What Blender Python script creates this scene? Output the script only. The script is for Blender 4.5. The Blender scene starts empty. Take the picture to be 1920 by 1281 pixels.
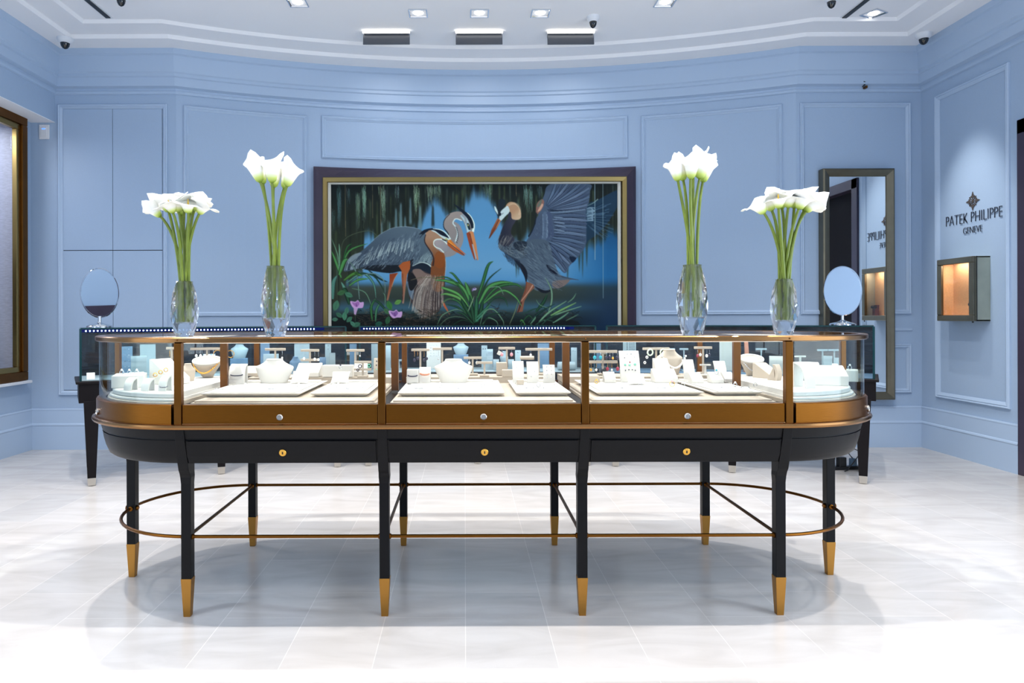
import bpy, bmesh, math, random
import numpy as np
from mathutils import Vector, Matrix

# ================================================================ camera, world, light, exposure
scene = bpy.context.scene
COL = scene.collection
PI = math.pi
F, CX, CY, EYE, TILT = 1310.0, 871.0, 595.0, 1.1, 0.003   # focal length in px, principal point, eye height, roll

cam_data = bpy.data.cameras.new('camera'); cam = bpy.data.objects.new('camera', cam_data); COL.objects.link(cam)
cam.location = (0, 0, EYE); cam.rotation_euler = (PI/2, TILT, 0)
cam_data.sensor_width = 36.0; cam_data.lens = F/1920*36
cam_data.shift_x = (960-CX)/1920; cam_data.shift_y = -(640.5-CY)/1920
cam_data.clip_start = .05
scene.camera = cam

world = bpy.data.worlds.new('world'); scene.world = world; world.use_nodes = True
wbg = world.node_tree.nodes['Background']; wbg.inputs[0].default_value = (.70, .84, 1.0, 1); wbg.inputs[1].default_value = 0.55

vs = scene.view_settings
vs.view_transform = 'Standard'; vs.look = 'None'; vs.gamma = 1; vs.use_curve_mapping = False
vs.exposure = 0.27

def area(name, loc, rot, sx, sy, power, color=(1, 1, 1), spread=PI):
    l = bpy.data.lights.new(name, 'AREA'); l.shape = 'RECTANGLE'; l.size = sx; l.size_y = sy; l.energy = power; l.color = color; l.spread = spread
    o = bpy.data.objects.new(name, l); COL.objects.link(o); o.location = loc; o.rotation_euler = rot; return o
def spot(name, loc, target, power, color=(1, .95, .88), ang=80, blend=.6, radius=.03):
    l = bpy.data.lights.new(name, 'SPOT'); l.energy = power; l.color = color; l.spot_size = math.radians(ang); l.spot_blend = blend; l.shadow_soft_size = radius
    o = bpy.data.objects.new(name, l); COL.objects.link(o); o.location = loc
    d = Vector(target)-Vector(loc); o.rotation_euler = d.to_track_quat('-Z', 'Y').to_euler(); return o

# daylight through the shop windows in both side walls, level with and behind the camera
area('daylight_right_window', (3.86, -.1, 1.45), (0, PI/2, 0), 2.2, 4.8, 112, (.78, .88, 1.0))
area('daylight_left_window', (-3.66, -.5, 1.45), (0, -PI/2, 0), 2.2, 4.0, 52, (.80, .89, 1.0))
# recessed downlights over the counter, two rows
for x in (-1.78, .06, 1.90):
    for y in (2.45, 3.5):
        spot('downlight_over_counter', (x, y, 3.3), (x, y, 0), 140, (1, .96, .92), 125, .8, .022)
# downlights of the rest of the shop floor
for x in (-2.6, 2.8):
    for y in (1.2, 3.0, 4.3):
        spot('downlight_shop_floor', (x, y, 3.3), (x, y, 0), 42, (1, .97, .94), 110, .9, .05)
for x in (-1.2, .1, 1.4):
    spot('downlight_shop_floor', (x, .9, 3.3), (x, .9, 0), 22, (1, .96, .92), 120, .9, .05)
# downlight that grazes the niche on the right wall
spot('downlight_over_wall_niche', (3.02, 5.2, 3.3), (3.84, 5.26, 1.75), 95, (1, .97, .92), 36, 1, .04)

def W(px, py, Y):            # photograph pixel at a known distance -> world point
    qx = px-TILT*(py-CY); qy = py+TILT*(px-CX)
    return Vector(((qx-CX)/F*Y, Y, EYE-(qy-CY)/F*Y))
def WX(px, Y): return (px-CX)/F*Y
def on_z(px, py, z):         # photograph pixel on a horizontal plane
    qx = px-TILT*(py-CY); qy = py+TILT*(px-CX)
    Y = F*(EYE-z)/(qy-CY); return Vector(((qx-CX)/F*Y, Y, z))

# ================================================================ materials
def lin(c):
    return tuple(((v/255)/12.92 if v/255 <= .04045 else ((v/255+.055)/1.055)**2.4) for v in c)
def principled(name):
    m = bpy.data.materials.new(name); m.use_nodes = True
    return m, m.node_tree, m.node_tree.nodes['Principled BSDF']
def mat(name, c, rough=.5, metal=0, spec=.5, bump=0, scale=40, vary=0, coat=0, stretch=None, aniso=0):
    m, nt, p = principled(name); c = lin(c)
    p.inputs['Base Color'].default_value = (*c, 1); p.inputs['Roughness'].default_value = rough
    p.inputs['Metallic'].default_value = metal; p.inputs['Specular IOR Level'].default_value = spec
    p.inputs['Coat Weight'].default_value = coat
    if aniso: p.inputs['Anisotropic'].default_value = aniso
    tc = nt.nodes.new('ShaderNodeTexCoord'); mp = nt.nodes.new('ShaderNodeMapping'); n = nt.nodes.new('ShaderNodeTexNoise')
    n.inputs['Scale'].default_value = scale; n.inputs['Detail'].default_value = 3
    if stretch: mp.inputs['Scale'].default_value = stretch
    nt.links.new(tc.outputs['Object'], mp.inputs['Vector']); nt.links.new(mp.outputs[0], n.inputs['Vector'])
    if vary:
        r = nt.nodes.new('ShaderNodeValToRGB')
        r.color_ramp.elements[0].position = .3; r.color_ramp.elements[1].position = .7
        r.color_ramp.elements[0].color = (*[v*(1-vary) for v in c], 1); r.color_ramp.elements[1].color = (*[min(1, v*(1+vary)) for v in c], 1)
        nt.links.new(n.outputs['Fac'], r.inputs[0]); nt.links.new(r.outputs[0], p.inputs['Base Color'])
    if bump:
        b = nt.nodes.new('ShaderNodeBump'); b.inputs['Strength'].default_value = bump; b.inputs['Distance'].default_value = .002
        nt.links.new(n.outputs['Fac'], b.inputs['Height']); nt.links.new(b.outputs[0], p.inputs['Normal'])
    return m
def emit(name, c, s):
    m = bpy.data.materials.new(name); m.use_nodes = True; nt = m.node_tree; nt.nodes.clear()
    e = nt.nodes.new('ShaderNodeEmission'); o = nt.nodes.new('ShaderNodeOutputMaterial'); e.inputs[0].default_value = (*lin(c), 1); e.inputs[1].default_value = s
    nt.links.new(e.outputs[0], o.inputs[0]); return m
def pane_glass(name, tint, gain=1.0, rough=0.0):     # thin pane: Schlick reflection over clear transmission
    m = bpy.data.materials.new(name); m.use_nodes = True; nt = m.node_tree; nt.nodes.clear()
    t = nt.nodes.new('ShaderNodeBsdfTransparent'); g = nt.nodes.new('ShaderNodeBsdfGlossy'); x = nt.nodes.new('ShaderNodeMixShader')
    f = nt.nodes.new('ShaderNodeLayerWeight'); pw = nt.nodes.new('ShaderNodeMath'); ma = nt.nodes.new('ShaderNodeMath'); o = nt.nodes.new('ShaderNodeOutputMaterial')
    f.inputs[0].default_value = .5; pw.operation = 'POWER'; pw.inputs[1].default_value = 5; ma.operation = 'MULTIPLY_ADD'; ma.inputs[1].default_value = .7*gain; ma.inputs[2].default_value = .028*gain
    nt.links.new(f.outputs['Facing'], pw.inputs[0]); nt.links.new(pw.outputs[0], ma.inputs[0])
    t.inputs[0].default_value = (*tint, 1); g.inputs[1].default_value = rough
    nt.links.new(ma.outputs[0], x.inputs[0]); nt.links.new(t.outputs[0], x.inputs[1]); nt.links.new(g.outputs[0], x.inputs[2]); nt.links.new(x.outputs[0], o.inputs[0])
    return m
M = {}
M['wall'] = mat('pale blue wall paint', (167, 189, 215), .42, bump=.05, scale=160, vary=.02)
M['wall_trim'] = mat('pale blue satin trim', (178, 199, 224), .32)
M['ceiling'] = mat('white ceiling paint', (246, 247, 250), .8)
M['bronze'] = mat('brushed bronze', (122, 76, 26), .33, 1, bump=.12, scale=30, vary=.06, stretch=(1, 1, 22))
M['bronze_dark'] = mat('dark bronze', (112, 72, 30), .38, 1, vary=.08, scale=12)
M['rim'] = mat('polished bronze rim', (140, 102, 64), .24, 1)
M['gold'] = mat('gold leaf', (160, 136, 84), .3, 1)
M['champagne'] = mat('champagne metal', (118, 112, 96), .36, 1, vary=.05, scale=15)
M['silver_pale'] = mat('satin nickel side', (176, 180, 164), .4, .7, vary=.08, scale=9)
M['brass_cap'] = mat('satin brass cap', (176, 128, 62), .42, 1)
M['brass'] = mat('polished brass', (206, 160, 74), .22, 1)
M['chrome'] = mat('chrome', (225, 228, 232), .06, 1)
M['nickel'] = mat('satin nickel', (200, 196, 188), .3, 1)
M['lacquer'] = mat('black lacquer', (5, 5, 8), .42, spec=.2)
M['lacquer_back'] = mat('black satin wood', (13, 9, 12), .45, spec=.18)
M['slate'] = mat('dark veined panel', (22, 26, 34), .25, vary=.5, scale=6, stretch=(1, 1, 9))
M['white_velvet'] = mat('white leatherette', (203, 200, 193), .55, bump=.06, scale=500)
M['cream'] = mat('cream leatherette', (176, 164, 148), .6)
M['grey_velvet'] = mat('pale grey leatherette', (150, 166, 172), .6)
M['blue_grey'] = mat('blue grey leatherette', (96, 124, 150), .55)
M['mirror'] = mat('mirror silver', (238, 242, 244), .01, 1)
M['purple'] = mat('plum lacquered frame', (58, 48, 66), .35, vary=.1, scale=5)
M['cream_liner'] = mat('pale linen liner', (205, 205, 196), .6)
M['tan'] = mat('tan suede', (222, 168, 118), .75, bump=.1, scale=90, vary=.06)
M['silk'] = mat('silver silk wallpaper', (168, 170, 186), .5, bump=.25, scale=30, vary=.12, stretch=(1, 1, 5))
M['black'] = mat('black plastic', (14, 15, 18), .35)
M['dome'] = mat('smoked dome', (10, 14, 22), .06, spec=.8)
M['white_plastic'] = mat('white plastic', (228, 232, 238), .4)
M['dark_void'] = mat('dark plum lacquer door', (12, 8, 14), .6, spec=.1)
M['lens'] = mat('smoked lens metal', (92, 96, 104), .35, .6)
M['lamp'] = emit('lamp glow', (255, 252, 246), 14)
M['strip'] = emit('display strip glow', (255, 250, 240), 3)
M['led'] = emit('blue white led', (170, 205, 255), 12)
M['petal'] = mat('calla petal', (250, 250, 244), .5)
M['stem'] = mat('calla stem', (116, 134, 46), .45, vary=.18, scale=20)
M['glass'] = pane_glass('clear display glass', (.985, .995, .992), .8)
M['glass_edge'] = pane_glass('green tinted glass', (.93, .98, .98), 1.1)
M['acrylic'] = pane_glass('frosted glass', (.75, .85, .88), 1.3, .2)
M['teal_edge'] = mat('green glass edge', (8, 48, 52), .15)
m = bpy.data.materials.new('cut crystal'); m.use_nodes = True; nt = m.node_tree; nt.nodes.clear(); M['crystal'] = m
g_ = nt.nodes.new('ShaderNodeBsdfGlass'); g_.inputs['IOR'].default_value = 1.45; g_.inputs['Roughness'].default_value = 0; t_ = nt.nodes.new('ShaderNodeBsdfTransparent'); t_.inputs[0].default_value = (.97, .98, 1, 1)
x_ = nt.nodes.new('ShaderNodeMixShader'); x_.inputs[0].default_value = .8; o_ = nt.nodes.new('ShaderNodeOutputMaterial')
nt.links.new(t_.outputs[0], x_.inputs[1]); nt.links.new(g_.outputs[0], x_.inputs[2]); nt.links.new(x_.outputs[0], o_.inputs[0])
m, nt, p = principled('calla cup fade'); p.inputs['Roughness'].default_value = .5
tc = nt.nodes.new('ShaderNodeUVMap'); sp = nt.nodes.new('ShaderNodeSeparateXYZ'); r = nt.nodes.new('ShaderNodeValToRGB')
r.color_ramp.elements[0].position = .02; r.color_ramp.elements[0].color = (*lin((128, 160, 44)), 1)
r.color_ramp.elements[1].position = .42; r.color_ramp.elements[1].color = (*lin((252, 252, 246)), 1)
e = r.color_ramp.elements.new(.2); e.color = (*lin((206, 222, 120)), 1)
nt.links.new(tc.outputs[0], sp.inputs[0]); nt.links.new(sp.outputs[1], r.inputs[0]); nt.links.new(r.outputs[0], p.inputs['Base Color'])
p.inputs['Subsurface Weight'].default_value = .15; p.inputs['Subsurface Radius'].default_value = (.02, .02, .02)
M['cup'] = m
# limestone floor: running slabs with thin pale joints, soft veining, satin polish
m, nt, p = principled('limestone floor'); M['floor'] = m
tc = nt.nodes.new('ShaderNodeTexCoord'); mp = nt.nodes.new('ShaderNodeMapping'); mp.inputs['Rotation'].default_value = (0, 0, PI/2); mp.inputs['Location'].default_value = (.12, 0, 0)
br = nt.nodes.new('ShaderNodeTexBrick'); br.inputs['Scale'].default_value = 1; br.inputs['Brick Width'].default_value = .61; br.inputs['Row Height'].default_value = .2935
br.inputs['Mortar Size'].default_value = .0014; br.inputs['Mortar Smooth'].default_value = .2; br.offset = .38
br.inputs['Color1'].default_value = (*lin((208, 203, 199)), 1); br.inputs['Color2'].default_value = (*lin((200, 197, 195)), 1); br.inputs['Mortar'].default_value = (*lin((226, 222, 218)), 1)
n1 = nt.nodes.new('ShaderNodeTexNoise'); n1.inputs['Scale'].default_value = 2.2; n1.inputs['Detail'].default_value = 6; n1.inputs['Distortion'].default_value = 1.2
mp2 = nt.nodes.new('ShaderNodeMapping'); mp2.inputs['Scale'].default_value = (1, 3.2, 1)
rr = nt.nodes.new('ShaderNodeValToRGB'); rr.color_ramp.elements[0].position = .3; rr.color_ramp.elements[0].color = (.86, .85, .84, 1); rr.color_ramp.elements[1].position = .62; rr.color_ramp.elements[1].color = (1, 1, 1, 1)
mx = nt.nodes.new('ShaderNodeMixRGB'); mx.blend_type = 'MULTIPLY'; mx.inputs[0].default_value = 1
nt.links.new(tc.outputs['Object'], mp.inputs[0]); nt.links.new(mp.outputs[0], br.inputs['Vector']); nt.links.new(tc.outputs['Object'], mp2.inputs[0]); nt.links.new(mp2.outputs[0], n1.inputs['Vector'])
nt.links.new(n1.outputs['Fac'], rr.inputs[0]); nt.links.new(br.outputs['Color'], mx.inputs[1]); nt.links.new(rr.outputs[0], mx.inputs[2]); nt.links.new(mx.outputs[0], p.inputs['Base Color'])
p.inputs['Roughness'].default_value = .22; p.inputs['Specular IOR Level'].default_value = .45
M['gem_red'] = mat('red stone', (150, 40, 60), .15); M['gem_turq'] = mat('turquoise stone', (40, 160, 180), .2); M['gem_pink'] = mat('pink stone', (214, 150, 160), .2)
M['gem_green'] = mat('green stone', (120, 200, 170), .2); M['jade'] = mat('pale jade', (206, 222, 200), .3); M['pearl'] = mat('pearl', (232, 232, 228), .2)
M['yellow_gold'] = mat('yellow gold', (236, 180, 84), .2, 1); M['dark_gem'] = mat('dark stone', (44, 40, 60), .2); M['copper'] = mat('copper leather', (190, 120, 90), .4)
M['white_gold'] = mat('white gold', (200, 204, 208), .2, 1)
# ---------------------------------------------------------------- painted canvas (colours of the oil painting itself)
def paint_mural(x0, y0, x1, y1, dens):
    S = 2.5
    W, Hh = int((x1-x0)*S), int((y1-y0)*S)
    A = np.zeros((Hh, W, 3), dtype=np.float32)
    rnd = random.Random(5)
    YY, XX = np.mgrid[0:Hh, 0:W].astype(np.float32)
    PX = XX/S + x0; PY = YY/S + y0
    def smooth(pts, n=6, closed=True):
        P = [np.array(p, float) for p in pts]; out = []; m = len(P)
        rng = range(m) if closed else range(m-1)
        for i in rng:
            if closed: a, b, c, d = P[i-1], P[i], P[(i+1) % m], P[(i+2) % m]
            else: a, b, c, d = P[max(i-1, 0)], P[i], P[i+1], P[min(i+2, m-1)]
            for k in range(n):
                t = k/n
                out.append(.5*((2*b)+(-a+c)*t+(2*a-5*b+4*c-d)*t*t+(-a+3*b-3*c+d)*t**3))
        if not closed: out.append(P[-1])
        return [(p[0], p[1]) for p in out]
    def mask(pts):
        P = np.array(pts, float); xs = (P[:, 0]-x0)*S; ys = (P[:, 1]-y0)*S
        a, b = max(int(xs.min())-1, 0), min(int(xs.max())+2, W)
        c, d = max(int(ys.min())-1, 0), min(int(ys.max())+2, Hh)
        if a >= b or c >= d: return None
        X, Y = XX[c:d, a:b], YY[c:d, a:b]; M = np.zeros(X.shape, bool)
        n = len(P)
        for i in range(n):
            xa, ya, xb, yb = xs[i], ys[i], xs[(i+1) % n], ys[(i+1) % n]
            if ya == yb: continue
            M ^= ((ya > Y) != (yb > Y)) & (X < (xb-xa)*(Y-ya)/(yb-ya)+xa)
        return M, (slice(c, d), slice(a, b))
    def poly(pts, col, al=1.0, sm=True, col2=None, d=None):
        if sm: pts = smooth(pts)
        r = mask(pts)
        if r is None: return
        M, sl = r
        c = np.array(col, np.float32)
        if col2 is not None:     # gradient along the direction d = (xa, ya, xb, yb)
            ax, ay, bx, by = d; L = (bx-ax)**2+(by-ay)**2
            t = np.clip(((PX[sl]-ax)*(bx-ax)+(PY[sl]-ay)*(by-ay))/L, 0, 1)[..., None]
            cc = c*(1-t)+np.array(col2, np.float32)*t
            A[sl] = np.where(M[..., None], A[sl]*(1-al)+cc*al, A[sl])
        else:
            A[sl][M] = A[sl][M]*(1-al)+c*al
    def stroke(pts, w0, w1, col, al=1.0, wm=None):
        P = smooth(pts, 5, False) if len(pts) > 2 else pts
        n = len(P); L = []; R = []
        for i, (x, y) in enumerate(P):
            xa, ya = P[max(i-1, 0)]; xb, yb = P[min(i+1, n-1)]
            l = math.hypot(xb-xa, yb-ya) or 1; nx, ny = -(yb-ya)/l, (xb-xa)/l
            t = i/(n-1); w = (w0*(1-t)+w1*t)/2
            if wm: w += (wm-(w0+w1)/2)/2*math.sin(math.pi*t)
            w = max(w, .22)
            L.append((x+nx*w, y+ny*w)); R.append((x-nx*w, y-ny*w))
        poly(L+R[::-1], col, al, sm=False)
    def blur(img, kx, ky):
        for ax, k in ((1, kx), (0, ky)):
            if k < 1: continue
            g = np.exp(-np.arange(-2*k, 2*k+1)**2/(2.0*k*k)); g /= g.sum()
            pad = [(0, 0)]*3; pad[ax] = (2*k, 2*k)
            q = np.pad(img, pad, mode='edge'); o = np.zeros_like(img); n = img.shape[ax]
            for i, w in enumerate(g):
                o += w*(q[:, i:i+n] if ax else q[i:i+n])
            img = o
        return img
    jit = lambda s: rnd.uniform(-s, s)
    # backdrop: sky and water
    def interp(v, st):
        ks = [s[0] for s in st]
        return np.stack([np.interp(v, ks, [s[1][i] for s in st]) for i in range(3)], -1)
    bg = interp(PY, [(345, (82, 128, 178)), (430, (88, 142, 196)), (500, (104, 152, 202)), (527, (84, 140, 196)), (533, (66, 100, 130)),
                     (538, (58, 66, 62)), (560, (44, 54, 52)), (568, (50, 70, 82)), (577, (56, 92, 120)), (586, (42, 60, 66)), (600, (18, 28, 32)), (700, (12, 20, 26))])
    t = np.clip((PX-1040)/100, 0, 1)[..., None]
    bg2 = interp(PY, [(345, (14, 40, 62)), (470, (30, 92, 150)), (520, (28, 98, 160)), (530, (30, 84, 132)), (540, (34, 56, 74)), (575, (24, 48, 78)), (610, (16, 44, 78)), (700, (10, 36, 64))])
    A[:] = bg*(1-t)+bg2*t
    # the dark curtain of moss
    prof = [(615, 600), (640, 560), (665, 520), (680, 505), (684, 440), (700, 436), (704, 470), (740, 470), (760, 430), (790, 420), (800, 392), (812, 376), (826, 380),
            (836, 400), (850, 402), (862, 396), (872, 378), (886, 366), (905, 362), (918, 370), (930, 392), (946, 430), (962, 452), (975, 460), (992, 440), (1010, 470),
            (1030, 440), (1060, 430), (1086, 430), (1092, 452), (1110, 458), (1126, 448), (1140, 430), (1165, 440)]
    hx = np.interp(PX, [p[0] for p in prof], [p[1] for p in prof])
    wob = np.zeros(W, np.float32)
    for i in range(90):
        c = rnd.uniform(0, W); w = rnd.uniform(3, 12); wob += rnd.uniform(-9, 10)*np.exp(-((np.arange(W)-c)/w)**2)
    hx = hx+wob[None, :]
    a = np.clip((hx-PY)/22+.5, 0, 1)[..., None]
    cur = interp(PY, [(345, (17, 25, 29)), (400, (27, 33, 29)), (470, (42, 48, 38)), (540, (46, 52, 42)), (700, (20, 26, 26))])
    A[:] = A*(1-a)+cur*a
    for i in range(260):    # soft vertical streaks
        x = rnd.uniform(621, 1158); lim = float(np.interp(x, [p[0] for p in prof], [p[1] for p in prof]))
        ya = rnd.uniform(346, lim-30); yb = min(lim+8, ya+rnd.uniform(30, 110))
        c = rnd.choice([(18, 24, 26), (60, 72, 58), (84, 104, 98), (14, 18, 20), (70, 84, 56), (48, 58, 50)])
        stroke([(x, ya), (x+jit(1), yb)], rnd.uniform(2, 5), .5, c, rnd.uniform(.25, .6))
    for x, ya, yb, w in [(731, 430, 462, 5), (743, 405, 436, 6), (752, 395, 430, 6), (760, 420, 445, 5), (770, 385, 420, 5), (716, 430, 470, 5), (788, 400, 428, 7)]:
        stroke([(x, ya-14), (x, yb)], w*.5, w, (112, 142, 160), .7)
    for x, ya, yb, w in [(812, 400, 424, 6), (781, 372, 440, 5), (974, 430, 452, 7), (870, 385, 400, 4)]:
        stroke([(x, ya-14), (x, yb)], w*.6, w, (24, 30, 24), .8)
    for x, ya, yb in [(1092, 450, 520), (1100, 450, 500), (968, 470, 520), (972, 470, 516), (1064, 480, 530), (1086, 470, 510)]:
        stroke([(x, ya), (x, yb)], 6, .6, (42, 54, 44), .75)
    A[:] = blur(A, 2, 6)
    # hanging moss in focus
    def moss(x, ya, yb, w, n, c, al=.6):
        for i in range(n):
            xx = x+jit(w); l = ya+(yb-ya)*rnd.uniform(.45, 1)*(1-.4*abs(xx-x)/max(w, .1)); y = ya+rnd.uniform(0, (yb-ya)*.3)
            p = [(xx, y)]
            while y < l:
                y += 6; xx += jit(1.3)+(x-xx)*.06; p.append((xx, y))
            if len(p) > 2: stroke(p, .8, .4, tuple(v+jit(14) for v in c), al)
    for args in [(636, 346, 455, 4, 26, (70, 92, 98)), (625, 390, 450, 3, 12, (62, 86, 94)), (654, 346, 390, 4, 10, (78, 98, 102)), (672, 360, 432, 4, 26, (96, 116, 104)),
                 (683, 346, 428, 3.5, 34, (112, 142, 130)), (712, 346, 375, 3, 10, (96, 112, 100)), (719, 346, 420, 4, 34, (116, 136, 120)), (745, 346, 380, 4, 12, (110, 128, 130)),
                 (781, 346, 410, 5, 34, (128, 148, 134)), (806, 346, 388, 6, 26, (118, 138, 124)), (818, 346, 375, 5, 16, (120, 140, 126)), (824, 346, 372, 2, 8, (128, 146, 132)),
                 (918, 346, 378, 5, 22, (112, 134, 124)), (908, 346, 364, 3, 8, (104, 122, 112)), (986, 346, 400, 4, 26, (92, 120, 120)), (996, 346, 408, 4, 20, (88, 116, 116)), (1012, 346, 380, 5, 14, (72, 98, 104))]:
        moss(*args)
    for x, yb in [(648, 443), (699, 409), (714, 438), (968, 368)]:
        stroke([(x, 346), (x+.4, yb)], .7, .9, (128, 112, 88), .8)
    # ---- heron standing on the left
    Z = lambda pts: [(640+x/4.418, 340+y/4.418) for x, y in pts]
    G = (84, 98, 118)
    # heron behind: rear neck loop and head
    stroke(Z([(700, 520), (800, 560), (905, 560), (958, 480), (945, 400), (905, 370)]), 30, 21, (146, 134, 142))
    nb = Z([(860, 590), (940, 500), (968, 430), (955, 380), (925, 350), (960, 310), (1010, 330), (1035, 400), (1050, 430), (1093, 410), (1090, 350), (1060, 290), (1000, 255), (940, 252), (880, 280), (850, 330), (850, 390), (880, 430), (885, 480), (850, 540)])
    poly(nb, (158, 138, 138), 1, True, (126, 120, 130), (830, 400, 870, 470))
    stroke(Z([(900, 270), (855, 320), (850, 380), (884, 430), (884, 470)]), 1, 2.2, (26, 34, 46))
    stroke(Z([(1000, 326), (950, 310), (926, 345), (950, 380), (964, 430), (945, 500)]), 2, 2.4, (206, 214, 226))
    for k in range(9):
        u = k/8; stroke(Z([(948+18*math.sin(u*3), 376+u*120), (962+10*math.sin(u*3), 392+u*120)]), 1.2, .5, (22, 28, 40))
    stroke(Z([(1000, 275), (1040, 340), (1060, 430)]), 8, 7, (176, 196, 214))
    stroke(Z([(1035, 350), (1025, 300), (1000, 276)]), 3, 5, (150, 152, 170))
    stroke(Z([(1090, 420), (1098, 360), (1075, 300), (1040, 262)]), 4.5, 3, (226, 234, 240))
    stroke(Z([(935, 190), (990, 235), (1050, 290), (1080, 345), (1086, 390)]), 1, 4, (16, 26, 44), 1, 6.5)
    poly(Z([(1040, 352), (1052, 346), (1062, 360), (1070, 396), (1058, 402), (1046, 378)]), (24, 40, 50))
    poly(Z([(1046, 358), (1054, 356), (1056, 368), (1048, 370)]), (190, 186, 130))
    poly(Z([(1036, 430), (1062, 415), (1085, 520), (1112, 655), (1098, 640), (1064, 540)]), (150, 62, 36), 1, False)
    poly(Z([(1062, 412), (1094, 418), (1118, 520), (1136, 650), (1126, 655), (1100, 560), (1072, 470)]), (206, 128, 86), 1, False)
    stroke(Z([(1066, 430), (1090, 530), (1122, 650)]), 1, .8, (58, 26, 24))
    poly(Z([(1082, 520), (1092, 520), (1122, 640), (1112, 650)]), (158, 176, 204), .9, False)
    # second body, dark blue grey, and plumed chest
    poly(Z([(560, 700), (640, 600), (700, 520), (760, 560), (790, 650), (770, 760), (700, 800), (600, 800)]), (92, 106, 124))
    for k in range(46):
        x = 650+rnd.uniform(0, 110); y = 590+rnd.uniform(0, 90)
        stroke(Z([(x, y), (x-22, y+26), (x-34, y+50)]), .5, .8, rnd.choice([(176, 190, 200), (42, 52, 70), (130, 144, 158)]), .7)
    poly(Z([(555, 760), (600, 690), (680, 665), (745, 695), (765, 760), (700, 800), (600, 850)]), (22, 32, 48))
    stroke(Z([(590, 700), (660, 670), (720, 685), (760, 722)]), 1, 3, (190, 200, 208))
    poly(Z([(545, 800), (590, 740), (650, 730), (760, 770), (850, 760), (850, 960), (800, 1080), (690, 1110), (600, 1030), (560, 950)]), (62, 52, 56))
    poly(Z([(590, 735), (650, 725), (700, 760), (790, 790), (740, 850), (640, 860), (620, 800)]), (124, 100, 98))
    poly(Z([(545, 830), (560, 930), (590, 980), (600, 900), (570, 850)]), (96, 110, 134))
    poly(Z([(552, 760), (590, 760), (630, 830), (590, 900), (560, 880)]), (24, 24, 30))
    # left body
    body = Z([(22, 742), (34, 700), (70, 635), (160, 580), (250, 505), (320, 440), (420, 388), (540, 374), (620, 385), (690, 425), (745, 500), (740, 560), (650, 620), (600, 668), (480, 700), (330, 690), (180, 712), (90, 735)])
    poly(body, (84, 98, 118), 1, True, (64, 76, 96), (760, 430, 720, 500))
    poly(Z([(160, 712), (300, 690), (470, 690), (560, 655), (600, 650), (560, 740), (480, 745), (400, 758), (260, 740)]), (18, 24, 34))
    for k in range(420):      # long streaked mantle feathers
        u = rnd.random(); v = rnd.random()
        bx = 90+u*570; by = 400+230*(1-u)**1.5+v*(250-60*(1-u))
        if by > 690: continue
        ln = rnd.uniform(26, 60); dx = -ln*(.35+.65*(1-u)); dy = ln*.8
        stroke(Z([(bx, by), (bx+dx*.4, by+dy*.55), (bx+dx, by+dy)]), .4, rnd.uniform(.6, 1.5), rnd.choice([(150, 162, 182), (48, 58, 80), (116, 130, 152), (38, 46, 66), (96, 110, 132)]), .6)
    for k in range(34):       # bright plumes
        u = k/33; bx = 230+u*370+jit(14); by = 470+110*(1-u)+jit(34)
        stroke(Z([(bx, by), (bx-24+18*u, by+44), (bx-46+34*u, by+84)]), .4, 1.3, (198, 206, 214), .8)
    for k in range(22):
        u = k/21; stroke(Z([(60+u*160, 640+jit(20)), (60+u*120-20, 690+jit(10)), (30+u*120, 735-16*u)]), .6, 1.3, rnd.choice([(156, 168, 184), (34, 42, 58)]), .8)
    stroke(Z([(250, 500), (330, 432), (430, 384), (540, 374), (640, 392)]), .8, 1, (150, 162, 178), .8)
    poly(Z([(60, 640), (110, 600), (170, 590), (120, 640), (60, 680)]), (142, 152, 168), .8)
    # legs
    poly(Z([(475, 700), (510, 668), (572, 655), (570, 720), (545, 770), (530, 900), (518, 1010), (504, 1010), (508, 900), (498, 790), (500, 740)]), (170, 84, 42), 1, False, (148, 112, 104), (700, 500, 700, 562))
    poly(Z([(400, 765), (470, 755), (440, 810), (410, 900), (388, 985), (374, 985), (392, 890), (400, 820)]), (140, 58, 30), 1, False, (150, 100, 84), (730, 520, 725, 560))
    stroke(Z([(470, 758), (440, 805), (418, 870)]), .8, 1.1, (200, 140, 100))
    stroke(Z([(508, 760), (510, 860), (508, 990)]), 1, .9, (90, 34, 22))
    poly(Z([(826, 980), (850, 1040), (900, 1110), (880, 1060), (850, 1000)]), (184, 92, 60), 1, False)
    # front neck and head, rust coloured
    poly(Z([(745, 690), (760, 600), (700, 520), (695, 450), (715, 405), (780, 398), (850, 430), (880, 480), (850, 500), (790, 480), (770, 510), (790, 560), (840, 580), (862, 640), (858, 760), (835, 900), (760, 900), (740, 800)]), (168, 126, 106), 1, True, (122, 68, 38), (815, 445, 812, 490))
    poly(Z([(775, 620), (800, 580), (845, 595), (856, 660), (830, 720), (780, 700)]), (138, 70, 30), .8)
    poly(Z([(775, 500), (800, 484), (850, 492), (896, 548), (846, 590), (800, 560)]), (170, 150, 158), 1, True, (140, 136, 150), (815, 450, 840, 470))
    stroke(Z([(850, 590), (820, 560), (785, 545), (766, 520), (776, 486), (830, 480), (880, 520)]), 1.6, 2.2, (226, 230, 234))
    stroke(Z([(700, 440), (692, 500), (740, 580), (765, 640), (758, 700)]), 1.5, 3, (40, 26, 30), .9)
    stroke(Z([(862, 640), (866, 700), (858, 780)]), 1, .8, (206, 180, 160), .8)
    poly(Z([(780, 396), (850, 424), (906, 476), (890, 490), (840, 470), (790, 430), (745, 405)]), (198, 208, 218))
    poly(Z([(650, 440), (680, 405), (740, 388), (800, 395), (850, 420), (895, 470), (860, 458), (820, 440), (770, 406), (720, 408)]), (14, 24, 42))
    stroke(Z([(760, 392), (820, 400), (870, 430), (905, 478)]), 1, 2.6, (218, 228, 238))
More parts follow.
